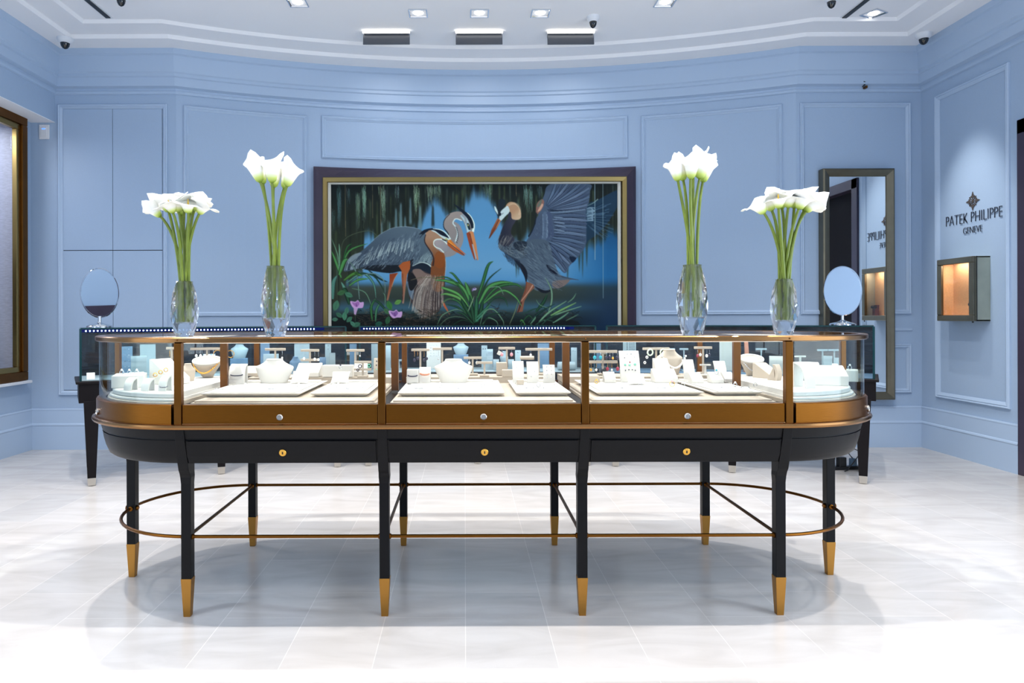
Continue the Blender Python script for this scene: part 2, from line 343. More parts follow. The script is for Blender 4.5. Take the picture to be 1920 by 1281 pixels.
    stroke(Z([(720, 405), (680, 430), (640, 436)]), 3, .8, (18, 26, 40)); stroke(Z([(705, 415), (670, 445), (650, 470)]), 2, .5, (18, 26, 40))
    stroke(Z([(835, 478), (856, 488), (880, 484)]), 1, 3.2, (22, 36, 44)); poly(Z([(862, 474), (874, 470), (880, 482), (868, 488)]), (188, 180, 120))
    poly(Z([(876, 490), (905, 482), (960, 540), (1036, 608), (1010, 600), (940, 545), (890, 520)]), (214, 118, 40), 1, False, (190, 96, 70), (840, 450, 870, 475))
    poly(Z([(876, 505), (900, 525), (960, 570), (1025, 618), (1000, 610), (930, 572), (880, 528)]), (172, 78, 34), 1, False)
    stroke(Z([(880, 505), (940, 548), (1020, 612)]), .9, .9, (64, 22, 16)); stroke(Z([(886, 494), (950, 545)]), .9, .6, (246, 180, 84))
    # chest plumes
    for k in range(120):
        u = rnd.random(); x0s = 690+u*150+jit(14); y0s = 800+jit(26)-10*u
        x1s = 570+u*270+jit(18); y1s = 960+170*math.sin(math.pi*min(1, .12+u*.78))+jit(24)
        stroke(Z([(x0s, y0s), (x0s*.45+x1s*.55-14+10*u, y0s*.6+y1s*.4), (x1s, y1s)]), .5, .7, rnd.choice([(176, 160, 158), (150, 132, 130), (112, 92, 92), (198, 186, 184), (52, 40, 44)]), .75)
    # ---- heron on the right with raised wing
    Q = lambda pts: [(880+x/4.417, 340+y/4.417) for x, y in pts]
    # far wing
    poly(Q([(960, 520), (970, 220), (1060, 160), (1240, 75), (1240, 180), (1150, 340), (1060, 440), (990, 490)]), (28, 52, 78), 1, True)
    for k in range(60):
        u = rnd.random(); a0 = -.5+1.25*u; r0 = rnd.uniform(20, 90); r1 = r0+rnd.uniform(70, 160)
        cx, cy = 960, 260+100*u
        if cx+r1*math.cos(a0) < 1236:
            stroke(Q([(cx+r0*math.cos(a0), cy+r0*math.sin(a0)), (cx+r1*math.cos(a0), cy+r1*math.sin(a0))]), .6, 1.2, rnd.choice([(62, 92, 124), (16, 34, 56), (84, 114, 146)]), .7)
    for k in range(16):
        y = 228+k*7; stroke(Q([(968+jit(8), y), (1000, y-6+jit(4)), (1030+jit(8), y-4)]), .8, 1.8, (146, 168, 196), .8)
    stroke(Q([(980, 205), (1030, 180), (1066, 150)]), .8, 1.8, (120, 144, 150))
    # near wing
    wing = Q([(445, 560), (500, 450), (560, 330), (580, 240), (620, 120), (680, 24), (990, 24), (1000, 90), (990, 180), (966, 260), (968, 430), (960, 540), (890, 640), (830, 700), (780, 760), (660, 600), (560, 560)])
    poly(wing, (70, 84, 112))
    def feather(x0f, y0f, x1f, y1f, w, c, bend=0):
        mx, my = (x0f+x1f)/2-bend*(y1f-y0f)*.2, (y0f+y1f)/2+bend*(x1f-x0f)*.2
        stroke(Q([(x0f, y0f), (mx, my), (x1f, y1f)]), w*.5, w*.6, (26, 36, 58), 1, w*1.25)
        stroke(Q([(x0f, y0f), (mx, my), (x1f, y1f)]), w*.3, w*.5, c, 1, w*.95)
        stroke(Q([(x0f, y0f-1), (mx, my-w*1.2), (x1f-4, y1f-w*1.2)]), .4, .5, tuple(min(255, v+46) for v in c), .8)
    cols = [(82, 98, 130), (70, 84, 116), (94, 108, 140), (62, 74, 104)]
    for k, (xe, ye) in enumerate([(720, 20), (770, 20), (820, 20), (870, 22), (930, 20), (975, 30), (995, 62), (998, 100), (996, 134), (985, 168), (978, 200), (966, 232)]):
        feather(640+k*3, 205-k*(-4), xe, ye, 5.4, cols[k % 4], .15)
    for k in range(9):
        feather(640, 236+k*3, 820+k*18, 262-k*3, 3.2, (104, 120, 150), .1)
    for k, (xs, ys, xe, ye) in enumerate([(690, 290, 972, 292), (690, 318, 975, 330), (695, 345, 975, 358), (700, 372, 970, 388), (705, 398, 966, 420), (700, 425, 966, 452), (695, 448, 960, 486), (690, 468, 956, 520), (680, 486, 940, 556), (676, 500, 915, 592)]):
        feather(xs, ys, xe, ye, 6.2, cols[(k+1) % 4], -.12)
    for k, (xs, ys, xe, ye) in enumerate([(700, 300, 780, 310), (700, 340, 790, 352), (705, 366, 800, 384), (700, 400, 790, 420)]):
        feather(xs, ys, xe, ye, 4.5, (100, 114, 144), -.1)
    for k, (xs, ys, xe, ye) in enumerate([(660, 500, 890, 630), (660, 520, 850, 650), (650, 540, 830, 690), (640, 560, 800, 735), (640, 590, 790, 752), (630, 500, 770, 670)]):
        feather(xs, ys, xe, ye, 6.5, cols[k % 4], -.15)
    poly(Q([(826, 630), (850, 625), (884, 640), (852, 676)]), (16, 30, 56))
    # shoulder coverts
    poly(Q([(560, 300), (610, 270), (605, 400), (580, 470), (500, 530), (490, 500), (540, 400)]), (68, 80, 106))
    poly(Q([(610, 270), (640, 262), (645, 380), (640, 480), (600, 490), (606, 400)]), (82, 96, 126))
    poly(Q([(642, 262), (680, 270), (690, 360), (700, 450), (650, 480), (650, 380)]), (66, 78, 110))
    for x in (608, 640, 646): stroke(Q([(x, 275), (x+4, 380), (x, 470)]), .6, .7, (150, 166, 194), .8)
    for k in range(50):
        x = rnd.uniform(520, 690); y = rnd.uniform(300, 470)
        if x > 560 or y > 380: stroke(Q([(x, y), (x+4, y+14)]), .5, .8, rnd.choice([(104, 118, 146), (44, 54, 80)]), .7)
    poly(Q([(555, 270), (560, 190), (600, 150), (620, 170), (612, 210), (590, 250)]), (132, 92, 88)); poly(Q([(560, 215), (580, 170), (602, 150), (590, 200)]), (96, 100, 96)); poly(Q([(566, 250), (600, 190), (612, 200), (590, 240)]), (196, 150, 136))
    stroke(Q([(556, 262), (545, 340), (520, 410), (490, 460)]), 2, 3, (20, 28, 42))
    # body
    poly(Q([(240, 500), (260, 440), (340, 460), (400, 490), (470, 500), (540, 480), (650, 500), (690, 620), (720, 720), (760, 780), (900, 818), (830, 820), (750, 870), (680, 890), (600, 915), (540, 890), (500, 850), (470, 790), (440, 720), (380, 660), (300, 600), (250, 560)]), (72, 84, 104), 1, True, (82, 96, 120), (960, 460, 1010, 540))
    poly(Q([(370, 650), (440, 690), (480, 760), (470, 840), (455, 790), (420, 720)]), (16, 22, 36))
    poly(Q([(540, 870), (620, 905), (680, 900), (640, 926), (590, 918)]), (14, 20, 34)); poly(Q([(640, 690), (700, 740), (735, 780), (690, 770), (650, 730)]), (12, 20, 40))
    poly(Q([(690, 830), (760, 820), (830, 822), (770, 876), (700, 886)]), (122, 104, 106)); stroke(Q([(700, 775), (800, 800), (904, 819)]), 3.5, .8, (62, 72, 92))
    poly(Q([(370, 510), (450, 495), (480, 520), (440, 580), (380, 560)]), (22, 30, 46), .8)
    for k in range(330):
        x = rnd.uniform(430, 720); y = rnd.uniform(500, 880); f = (y-500)/380
        if x < 430+60*f or x > 660+f*80: continue
        stroke(Q([(x, y), (x+8+20*f, y+12), (x+18+44*f, y+26+8*f)]), .4, .9, rnd.choice([(108, 124, 146), (50, 60, 82), (132, 146, 166), (40, 50, 70)]), .55)
    for k in range(90):
        x = rnd.uniform(260, 450); y = 490+rnd.uniform(0, 120)
        stroke(Q([(x, y), (x+12, y+22), (x+40, y+30)]), .4, .8, rnd.choice([(150, 156, 164), (30, 36, 50), (104, 112, 126)]), .6)
    for k in range(26):
        x = 290+k*5; stroke(Q([(x, 590+k*2.6), (x+14, 630+k*3), (x+30+jit(10), 668+k*3.4)]), .8, .4, (26, 36, 56), .8)
    # neck and head
    poly(Q([(245, 500), (262, 420), (290, 350), (320, 300), (330, 262), (400, 300), (385, 330), (355, 380), (345, 430), (372, 490), (300, 540)]), (38, 40, 58), 1, True, (58, 56, 74), (945, 420, 970, 420))
    for k in range(60):
        x = rnd.uniform(236, 350); y = rnd.uniform(440, 540)
        stroke(Q([(x+14, y-10), (x, y+14), (x-12, y+34)]), .5, .5, rnd.choice([(160, 150, 146), (90, 84, 92), (40, 42, 58), (186, 176, 170)]), .7)
    poly(Q([(300, 215), (330, 175), (380, 180), (420, 230), (430, 290), (410, 318), (355, 312), (345, 262), (318, 240)]), (176, 132, 108), 1, True, (206, 172, 150), (965, 395, 975, 410))
    for k in range(40):
        a0 = -2.3+2.9*k/39; stroke(Q([(365+48*math.cos(a0), 245+52*math.sin(a0)), (365+66*math.cos(a0-.08), 245+72*math.sin(a0-.08))]), .8, .3, (214, 182, 160), .7)
    poly(Q([(250, 290), (262, 250), (300, 215), (320, 205), (335, 250), (300, 290), (262, 328), (250, 318)]), (196, 206, 220))
    poly(Q([(238, 300), (235, 230), (250, 150), (300, 160), (290, 210), (262, 250), (250, 290)]), (24, 34, 48), .9)
    poly(Q([(209, 208), (222, 218), (236, 250), (236, 278), (216, 245)]), (206, 216, 226)); stroke(Q([(215, 245), (238, 285), (240, 312)]), .6, 1.4, (20, 30, 44))
    poly(Q([(244, 272), (256, 262), (266, 268), (262, 284), (248, 288)]), (20, 30, 48)); stroke(Q([(270, 275), (284, 262)]), .8, .6, (40, 50, 66))
    poly(Q([(235, 305), (262, 326), (225, 395), (170, 470), (160, 478), (185, 400)]), (166, 92, 58), 1, False, (104, 48, 30), (940, 415, 918, 448))
    stroke(Q([(246, 318), (205, 400), (164, 474)]), 1, .5, (62, 26, 24)); stroke(Q([(256, 326), (222, 388)]), 1, .6, (210, 140, 96))
    # leg
    poly(Q([(470, 830), (530, 855), (540, 880), (490, 930), (455, 990), (440, 1080), (390, 1085), (415, 1010), (440, 950), (462, 890)]), (132, 82, 66), 1, False)
    stroke(Q([(525, 860), (490, 915), (430, 990)]), 2.2, 1.2, (206, 150, 136), .9); stroke(Q([(470, 840), (466, 900), (440, 960)]), 1.5, .8, (110, 40, 24))
    stroke(Q([(430, 1000), (410, 1060), (396, 1090)]), 3, 2, (66, 34, 36))
    # ---- foreground vegetation
    for k in range(520):    # dark nest of twigs
        x = rnd.uniform(621, 1080); lim = 572+18*abs(math.sin(x/37.))
        if 700 < x < 860: lim = 584
        y = rnd.uniform(lim, 662)
        c = rnd.choice([(12, 16, 18), (22, 22, 22), (46, 38, 32), (70, 56, 46), (18, 34, 34), (8, 12, 16), (10, 20, 26)])
        stroke([(x, y), (x+jit(12), y+jit(5)), (x+jit(22), y+jit(10))], 1.2, .6, c, .85)
    poly([(621, 600), (700, 588), (800, 602), (880, 596), (960, 604), (1060, 600), (1090, 612), (1100, 664), (621, 664)], (9, 14, 18), .75)
    for k in range(150):
        x = rnd.uniform(660, 850); y = rnd.uniform(582, 612)
        stroke([(x, y), (x+jit(9), y+jit(4)), (x+jit(18), y+jit(8))], .9, .4, rnd.choice([(88, 70, 58), (58, 46, 38), (110, 92, 78)]), .7)
    def blade(pts, w, c, hl=None):
        stroke(pts, w*.5, .4, tuple(v*.45 for v in c), 1, w*1.25)
        stroke(pts, w*.35, .3, c, 1, w*.8)
        if hl: stroke([(x-.3, y-.6) for x, y in pts], .4, .3, hl, .8)
    g1, g2, g3, g4 = (44, 98, 54), (72, 132, 74), (28, 66, 46), (110, 150, 126)
    # left clump
    for pts, w, c in [([(640, 520), (630, 490), (622, 470)], 5, g2), ([(636, 515), (634, 480), (622, 446)], 2, g4), ([(640, 500), (645, 450), (690, 432), (710, 445)], 1, (92, 104, 84)),
                      ([(640, 505), (655, 470), (690, 456)], 3, g2), ([(642, 500), (650, 465), (660, 456)], 2.6, g1), ([(637, 500), (637, 470), (636, 456)], 3, g4),
                      ([(636, 515), (645, 490), (652, 485)], 7, g2), ([(624, 560), (625, 530), (632, 516)], 8, (76, 122, 116)), ([(652, 560), (646, 540), (640, 528)], 6, (88, 134, 124)),
                      ([(674, 560), (668, 510), (652, 486)], 2.4, (112, 140, 138)), ([(650, 530), (680, 512), (700, 530), (705, 558)], 4, (80, 128, 118)), ([(645, 525), (665, 512), (680, 517)], 6, (66, 112, 48)),
                      ([(655, 535), (672, 524), (692, 522)], 3.6, g2), ([(665, 512), (700, 516), (722, 548)], 2.4, g3), ([(690, 505), (712, 522), (727, 528)], 2.6, (22, 50, 54)),
                      ([(672, 518), (700, 512), (720, 526), (722, 552)], 1.6, (120, 150, 156)), ([(660, 540), (685, 548), (697, 575)], 1.6, g4), ([(655, 570), (648, 545), (642, 540)], 7, g3),
                      ([(698, 600), (696, 575), (704, 560)], 4, g1), ([(704, 602), (706, 580), (714, 566)], 4, (60, 112, 84)), ([(726, 585), (712, 568), (700, 562)], 3.4, g3), ([(722, 575), (722, 555), (718, 548)], 1.4, g4)]:
        blade(pts, w, c, tuple(min(255, v+40) for v in c) if w > 3 else None)
    def leaf(x, y, r, a, c):
        ca, sa = math.cos(a), math.sin(a)
        P = [(0, -r), (r*.55, -r*.3), (r*.5, r*.4), (0, r), (-r*.5, r*.4), (-r*.55, -r*.3)]
        poly([(x+u*ca-v*sa, y+u*sa+v*ca) for u, v in P], c); stroke([(x-r*.8*-sa, y-r*.8*ca), (x+r*.8*-sa, y+r*.8*ca)], .5, .3, tuple(v*.55 for v in c), .8)
    for x, y, r, a, c in [(630, 572, 10, .3, (66, 112, 92)), (640, 548, 8, 1.2, (56, 96, 62)), (654, 552, 8, 2, (64, 112, 92)), (646, 592, 8, 0, (70, 124, 104)), (628, 598, 6, 1.5, (70, 114, 100)), (636, 590, 7, 2.2, (56, 100, 84)),
                          (655, 598, 7, .8, (60, 108, 90)), (668, 608, 8, 1.2, (54, 100, 84)), (650, 582, 7, .2, (64, 112, 98)), (661, 606, 6, 2.4, (70, 120, 104)), (730, 572, 9, 2.8, (52, 108, 56)), (746, 566, 7, 1.1, (92, 140, 70)),
                          (725, 583, 7, 2.3, (60, 100, 70)), (727, 600, 8, .3, (42, 84, 60)), (710, 606, 7, 1.4, (34, 80, 70)), (640, 615, 8, 1.8, (52, 92, 78)), (676, 622, 8, .6, (46, 84, 70))]:
        leaf(x, y, r, a, c)
    # trumpet flowers
    def trumpet(x, y, s, c):
        poly([(x-12*s, y-6*s), (x-3*s, y-5*s), (x+2*s, y-8*s), (x+6*s, y-4*s), (x+13*s, y-4*s), (x+11*s, y+6*s), (x+3*s, y+7*s), (x-4*s, y+8*s), (x-10*s, y+2*s)], (198, 152, 212))
        poly([(x-9*s, y-4*s), (x-3*s, y-3*s), (x+2*s, y-6*s), (x+5*s, y-1*s), (x, y+5*s), (x-5*s, y+2*s)], c, .85)
        stroke([(x, y+4*s), (x-1.5*s, y-2*s)], 1.6*s, .6, (94, 46, 120))
    trumpet(669, 570, 1, (150, 92, 170)); poly([(663, 577), (671, 577), (667, 590), (664, 588)], (186, 150, 200), 1, False); stroke([(666, 590), (666, 602)], 1, .8, (60, 92, 70))
    trumpet(741, 588, 1, (120, 76, 150))
    # central tufted plant
    c0 = (893, 600)
    for pts, w, c in [([(880, 565), (866, 535), (850, 514), (842, 511)], 3.4, g1), ([(886, 570), (878, 545), (872, 528)], 7, g2), ([(884, 575), (868, 540), (840, 527), (815, 525)], 6, g2), ([(880, 578), (862, 538), (838, 520), (812, 522)], 2.4, g1),
                      ([(878, 575), (860, 552), (832, 540), (828, 540)], 5, (86, 146, 80)), ([(876, 580), (862, 560), (838, 551), (826, 553)], 5, (96, 150, 84)), ([(874, 588), (860, 566), (840, 560), (830, 568)], 3, g1),
                      ([(875, 590), (858, 576), (835, 570)], 3, g3), ([(893, 565), (905, 530), (915, 498), (925, 490)], 5, g1), ([(900, 560), (915, 525), (940, 503)], 2.2, g3), ([(898, 570), (915, 540), (938, 530), (962, 530)], 6.4, g2),
                      ([(900, 575), (930, 540), (965, 533), (980, 542)], 4.4, g1), ([(905, 570), (940, 545), (965, 556), (978, 575)], 4, g2), ([(902, 590), (925, 560), (945, 560), (952, 576)], 2.6, g3), ([(914, 540), (935, 538), (944, 553)], 1.8, g4),
                      ([(890, 605), (872, 575), (864, 560)], 7, g3), ([(889, 605), (884, 575), (880, 552)], 6, g3), ([(892, 604), (893, 575), (894, 556)], 7, (40, 92, 66)), ([(895, 604), (902, 580), (905, 560)], 6, g3), ([(893, 596), (904, 586), (920, 570)], 5, (50, 104, 80)),
                      ([(877, 584), (884, 568), (889, 555)], 1.6, (150, 180, 150)), ([(893, 602), (905, 590), (915, 580)], 3.4, (60, 124, 104)), ([(900, 608), (908, 585), (925, 580), (942, 600), (944, 610)], 2, g4), ([(905, 608), (915, 596), (930, 602), (934, 612)], 1.6, g4),
                      ([(820, 608), (830, 590), (855, 580), (868, 584)], 1.6, g4), ([(822, 612), (840, 596), (862, 594), (878, 600)], 1.6, (84, 112, 96)), ([(770, 505+20), (790, 520), (815, 521)], 1.2, (120, 110, 92)), ([(888, 608), (870, 590), (855, 584)], 3, g3),
                      ([(844, 612), (866, 600), (886, 606)], 1.4, g3), ([(900, 612), (920, 590), (940, 588)], 1.6, g3), ([(852, 560), (838, 562), (826, 572)], 1.2, (110, 124, 100))]:
        blade(pts, w, c, tuple(min(255, v+50) for v in c) if w > 2.5 else None)
    for k in range(14): x, y = 889+jit(3.5), 543+jit(4); poly([(x-1, y-1), (x+1, y-1), (x+1, y+1), (x-1, y+1)], rnd.choice([(210, 196, 236), (120, 96, 160)]), 1, False)
    # right grass
    for pts, w, c in [([(1010, 604), (1030, 585), (1062, 565)], 3.6, g4), ([(1032, 592), (1055, 580), (1080, 568)], 4, (112, 156, 104)), ([(1020, 602), (1048, 588), (1090, 575)], 2.6, g4), ([(1036, 606), (1054, 595), (1066, 586)], 3, (100, 144, 124)),
                      ([(1060, 602), (1072, 596), (1084, 590)], 1.4, g4), ([(1064, 568), (1074, 560), (1080, 550)], 1.8, g4), ([(1028, 585), (1034, 565), (1033, 542), (1022, 521)], 3.2, (112, 146, 124)), ([(1004, 585), (1018, 568), (1026, 552)], 5, g3),
                      ([(990, 606), (1012, 586), (1040, 570)], 3, (20, 52, 50)), ([(980, 590), (1000, 580), (1026, 576)], 1.6, (40, 78, 66)), ([(955, 608), (965, 585), (972, 562)], 1.6, (120, 132, 104)), ([(975, 610), (990, 592), (1000, 600)], 3, g3),
                      ([(994, 608), (1002, 598), (1004, 594)], 3, (90, 132, 112)), ([(1000, 612), (1020, 600), (1040, 604)], 2, (50, 88, 76)), ([(1010, 614), (1030, 596), (1050, 590)], 2, (36, 76, 64)), ([(1005, 562), (1012, 572), (1028, 578)], 1.2, g4), ([(985, 610), (978, 600), (975, 604)], 2.2, g2)]:
        blade(pts, w, c, tuple(min(255, v+40) for v in c) if w > 2.5 else None)
    for x, yb in [(1115.5, 488), (1130.5, 560)]:
        stroke([(x, 345), (x, yb)], 1.0, 1.2, (150, 172, 190), .9)
    A[:] = np.clip(A, 0, 255)
    A[:] = np.clip(blur(A, 1, 1)*np.array([1.0, 1.04, .96]), 0, 255)
    # resample to the requested density
    w, h = int((x1-x0)*dens), int((y1-y0)*dens)
    xi = np.linspace(0, W-1, w); yi = np.linspace(0, Hh-1, h)
    xa, ya = np.floor(xi).astype(int), np.floor(yi).astype(int); xb, yb = np.minimum(xa+1, W-1), np.minimum(ya+1, Hh-1)
    fx, fy = (xi-xa)[None, :, None], (yi-ya)[:, None, None]
    return (A[ya][:, xa]*(1-fx)+A[ya][:, xb]*fx)*(1-fy)+(A[yb][:, xa]*(1-fx)+A[yb][:, xb]*fx)*fy
# ================================================================ helpers
def link(name, me, m=None, parent=None):
    o = bpy.data.objects.new(name, me); COL.objects.link(o)
    if m is not None and not me.materials: me.materials.append(M[m] if isinstance(m, str) else m)
    if parent is not None: o.parent = parent
    return o
def obj(name, bm, m, parent=None, smooth=False, bevel=0):
    me = bpy.data.meshes.new(name); bmesh.ops.recalc_face_normals(bm, faces=bm.faces); bm.to_mesh(me); bm.free()
    if smooth:
        me.polygons.foreach_set('use_smooth', [True]*len(me.polygons)); me.set_sharp_from_angle(angle=math.radians(38))
    o = link(name, me, m, parent)
    if bevel:
        b = o.modifiers.new('bevel', 'BEVEL'); b.width = bevel; b.segments = 2; b.limit_method = 'ANGLE'; b.angle_limit = math.radians(40)
    return o
def thing(name, label, cat, loc=(0, 0, 0), rz=0, group=None):
    o = bpy.data.objects.new(name, None); COL.objects.link(o); o.empty_display_size = .05
    o.location = loc; o.rotation_euler = (0, 0, rz); return tag(o, label, cat, group)
def tag(o, label, cat, group=None, kind=None):
    o['label'] = label; o['category'] = cat
    if group: o['group'] = group
    if kind: o['kind'] = kind
    return o
def struct(o): o['kind'] = 'structure'; return o
def BM(): return bmesh.new()
def box(bm, c, s, rz=0, mt=None):
    v = bmesh.ops.create_cube(bm, size=1)['verts']
    bmesh.ops.transform(bm, matrix=Matrix.Translation(c) @ Matrix.Rotation(rz, 4, 'Z') @ (mt or Matrix()) @ Matrix.Diagonal((*s, 1)), verts=v); return bm
def prism(bm, pts, z0, z1):        # vertical prism over a plan polygon
    a = [bm.verts.new((x, y, z0)) for x, y in pts]; b = [bm.verts.new((x, y, z1)) for x, y in pts]; n = len(pts)
    bm.faces.new(a[::-1]); bm.faces.new(b)
    for i in range(n): bm.faces.new((a[i], a[(i+1) % n], b[(i+1) % n], b[i]))
    return bm
def extrude(bm, pts, t):           # closed 3-D outline extruded along vector t
    a = [bm.verts.new(p) for p in pts]; b = [bm.verts.new(Vector(p)+Vector(t)) for p in pts]; n = len(pts)
    bm.faces.new(a[::-1]); bm.faces.new(b)
    for i in range(n): bm.faces.new((a[i], a[(i+1) % n], b[(i+1) % n], b[i]))
    return bm
def tube(bm, pts, r, n=8, closed=False, cap=True):
    P = [Vector(p) for p in pts]; m = len(P); rs = r if isinstance(r, (list, tuple)) else [r]*m; rings = []; up = None
    for i in range(m):
        if closed: t = P[(i+1) % m]-P[i-1]
        else: t = P[min(i+1, m-1)]-P[max(i-1, 0)]
        t.normalize()
        if up is None: up = t.orthogonal().normalized()
        up = (up-t*up.dot(t)).normalized(); s = t.cross(up)
        rings.append([bm.verts.new(P[i]+(up*math.cos(2*PI*k/n)+s*math.sin(2*PI*k/n))*rs[i]) for k in range(n)])
    for i in range(m if closed else m-1):
        A, B = rings[i], rings[(i+1) % m]
        for k in range(n): bm.faces.new((A[k], A[(k+1) % n], B[(k+1) % n], B[k]))
    if not closed and cap: bm.faces.new(rings[0][::-1]); bm.faces.new(rings[-1])
    return bm
def lathe(bm, prof, n=24, c=(0, 0, 0), mt=None):
    rings = []; new = []
    for r, z in prof:
        ring = [bm.verts.new((c[0]+max(r, 1e-5)*math.cos(2*PI*k/n), c[1]+max(r, 1e-5)*math.sin(2*PI*k/n), c[2]+z)) for k in range(n)]; rings.append(ring); new += ring
    for A, B in zip(rings, rings[1:]):
        for k in range(n): bm.faces.new((A[k], A[(k+1) % n], B[(k+1) % n], B[k]))
    bm.faces.new(rings[0][::-1]); bm.faces.new(rings[-1])
    if mt is not None: bmesh.ops.transform(bm, matrix=mt, verts=new)
    return bm
def ball(bm, c, r, u=10, v=8, s=(1, 1, 1)):
    vs_ = bmesh.ops.create_uvsphere(bm, u_segments=u, v_segments=v, radius=1)['verts']
    bmesh.ops.transform(bm, matrix=Matrix.Translation(c) @ Matrix.Diagonal((r*s[0], r*s[1], r*s[2], 1)), verts=vs_); return bm
def rings_mesh(bm, rings, closed=True, wrap=False):     # quads between successive point rings
    R = [[bm.verts.new(p) for p in r] for r in rings]; n = len(R[0]); prs = list(zip(R, R[1:]))+([(R[-1], R[0])] if wrap else [])
    for A, B in prs:
        for k in range(n if closed else n-1):
            try: bm.faces.new((A[k], A[(k+1) % n], B[(k+1) % n], B[k]))
            except ValueError: pass
    return R
def disc_mt(axis): return {'y': Matrix.Rotation(PI/2, 4, 'X'), 'x': Matrix.Rotation(PI/2, 4, 'Y')}[axis]

# ================================================================ the room
XL, XN, XR, YB, HC = -3.435, -3.64, 3.84, 5.867, 3.33      # bulkhead, left wall, right wall, flat back wall, ceiling
AX, AY, AR = .185, -.165, 6.57                              # centre and radius of the concave back wall
XA, XB = -2.42, 2.79                                        # where it starts and ends
YJ = 4.83                                                   # end of the right wall at the doorway
YF = -3.0
def arcY(x, d=0): return AY+math.sqrt((AR-d)**2-(x-AX)**2)
def plan(d, left=XL, n=40, d_left=None):                    # room outline at distance d in front of the walls
    yb = YB-d; hx = math.sqrt((AR-d)**2-(yb-AY)**2); xa, xb = AX-hx, AX+hx
    xl = left+(d if d_left is None else d_left)
    pts = [(xl, YF), (xl, yb), (xa, yb)]
    for i in range(1, n): x = xa+(xb-xa)*i/n; pts.append((x, arcY(x, d)))
    return pts+[(xb, yb), (XR-d, yb), (XR-d, YF)]
def arc_px(px):                                             # x on the curved wall seen at px
    x = 0
    for _ in range(20): x = (px-CX)/F*arcY(x)
    return x

fl = BM(); box(fl, (.1, 2, -.05), (9.5, 12, .1)); struct(obj('floor', fl, 'floor'))
# back wall: face strip plus thickness
bm = BM(); inner = [(XN, YB), *plan(0)[2:-2], (XR, YB)]; outer = [(XR+.2, 6.75), (XN-.2, 6.75)]
prism(bm, [(XN-.2, YB), *inner, (XR+.2, YB), *outer], 0, HC); struct(obj('wall_back', bm, 'wall'))
# left wall with the opening of the display window
WY0, WY1, WZ0, WZ1 = 3.7, 5.70, .655, 2.69
bm = BM()
for y0, y1, z0, z1 in [(YF, -2.5, 0, HC), (-2.5, 1.5, 0, .35), (-2.5, 1.5, 2.55, HC), (1.5, WY0, 0, HC), (WY1, YB, 0, HC), (WY0, WY1, 0, WZ0), (WY0, WY1, WZ1, HC)]:
    box(bm, (XN-.06, (y0+y1)/2, (z0+z1)/2), (.12, y1-y0, z1-z0))
struct(obj('wall_left', bm, 'wall'))
bm = BM(); box(bm, ((XL+XN)/2, (YF+YB)/2, (2.75+HC)/2), (XL-XN, YB-YF, HC-2.75)); struct(obj('trim_1', bm, 'wall'))     # bulkhead over the window
struct(obj('trim_%d' % 20, box(BM(), ((XL+XN)/2, (YF+YB)/2, 2.7475), (XL-XN-.002, YB-YF, .005)), 'ceiling'))     # its white underside
bm = BM(); box(bm, (XR+.1, (YJ+YB)/2, HC/2), (.2, YB-YJ, HC)); box(bm, (XR+.1, (3.6+YJ)/2, (2.45+HC)/2), (.2, YJ-3.6, HC-2.45)); [box(bm, (XR+.1, (a+b)/2, (c+d)/2), (.2, b-a, d-c)) for a, b, c, d in ((2.3, 3.6, 0, HC), (-2.5, 2.3, 0, .35), (-2.5, 2.3, 2.55, HC), (YF, -2.5, 0, HC))]; struct(obj('wall_right', bm, 'wall'))
# wall behind the camera
bm = BM()
box(bm, (.1, YF-.06, HC/2), (XR-XN+.3, .12, HC))
struct(obj('wall_front', bm, 'wall')); struct(obj('baseboard_front', box(BM(), (.1, YF+.012, .13), (XR-XN, .024, .26)), 'purple', bevel=.004))
# dark doorway in the right wall
bm = BM(); box(bm, (XR+.06, YJ-.05, 1.225), (.16, .10, 2.45)); box(bm, (XR+.06, 3.65, 1.225), (.16, .10, 2.45)); box(bm, (XR+.06, 4.215, 2.40), (.16, 1.23, .10)); struct(obj('trim_2', bm, 'purple', bevel=.004))
dr = struct(obj('door_1', box(BM(), (XR+.10, 4.215, 1.19), (.05, 1.03, 2.38)), 'dark_void'))
obj('door_handle', tube(BM(), [(XR+.03, 3.83, 1.0), (XR+.03, 3.83, 1.3)], .012), 'brass', dr)
# ceiling in three stepped levels
def ring_face(bm, A, B, za, zb):
    a = [bm.verts.new((x, y, za)) for x, y in A]; b = [bm.verts.new((x, y, zb)) for x, y in B]
    for i in range(len(a)-1): bm.faces.new((a[i], a[i+1], b[i+1], b[i]))
bm = BM(); st = [(0, HC), (.30, HC), (.315, HC+.028), (.52, HC+.028), (.54, HC+.05)]
for (d0, z0), (d1, z1) in zip(st, st[1:]): ring_face(bm, plan(d0), plan(d1), z0, z1)
bm.faces.new([bm.verts.new((x, y, HC+.05)) for x, y in plan(.54)])
bm.faces.new([bm.verts.new((x, y, HC+.30)) for x, y in [(-4.2, YF-.3), (-4.2, 7), (4.4, 7), (4.4, YF-.3)]])
struct(obj('ceiling', bm, 'ceiling'))
# cornice swept round the room
prof = [(0, 2.975), (.018, 2.98), (.018, 3.0), (.01, 3.005), (.01, 3.025), (.05, 3.035), (.052, 3.105), (.066, 3.112), (.066, 3.135), (.078, 3.145), (.09, 3.275), (.106, 3.285), (.106, HC)]
bm = BM(); rings_mesh(bm, [[(x, y, z) for x, y in plan(d)] for d, z in prof], closed=False); struct(obj('trim_3', bm, 'wall_trim'))
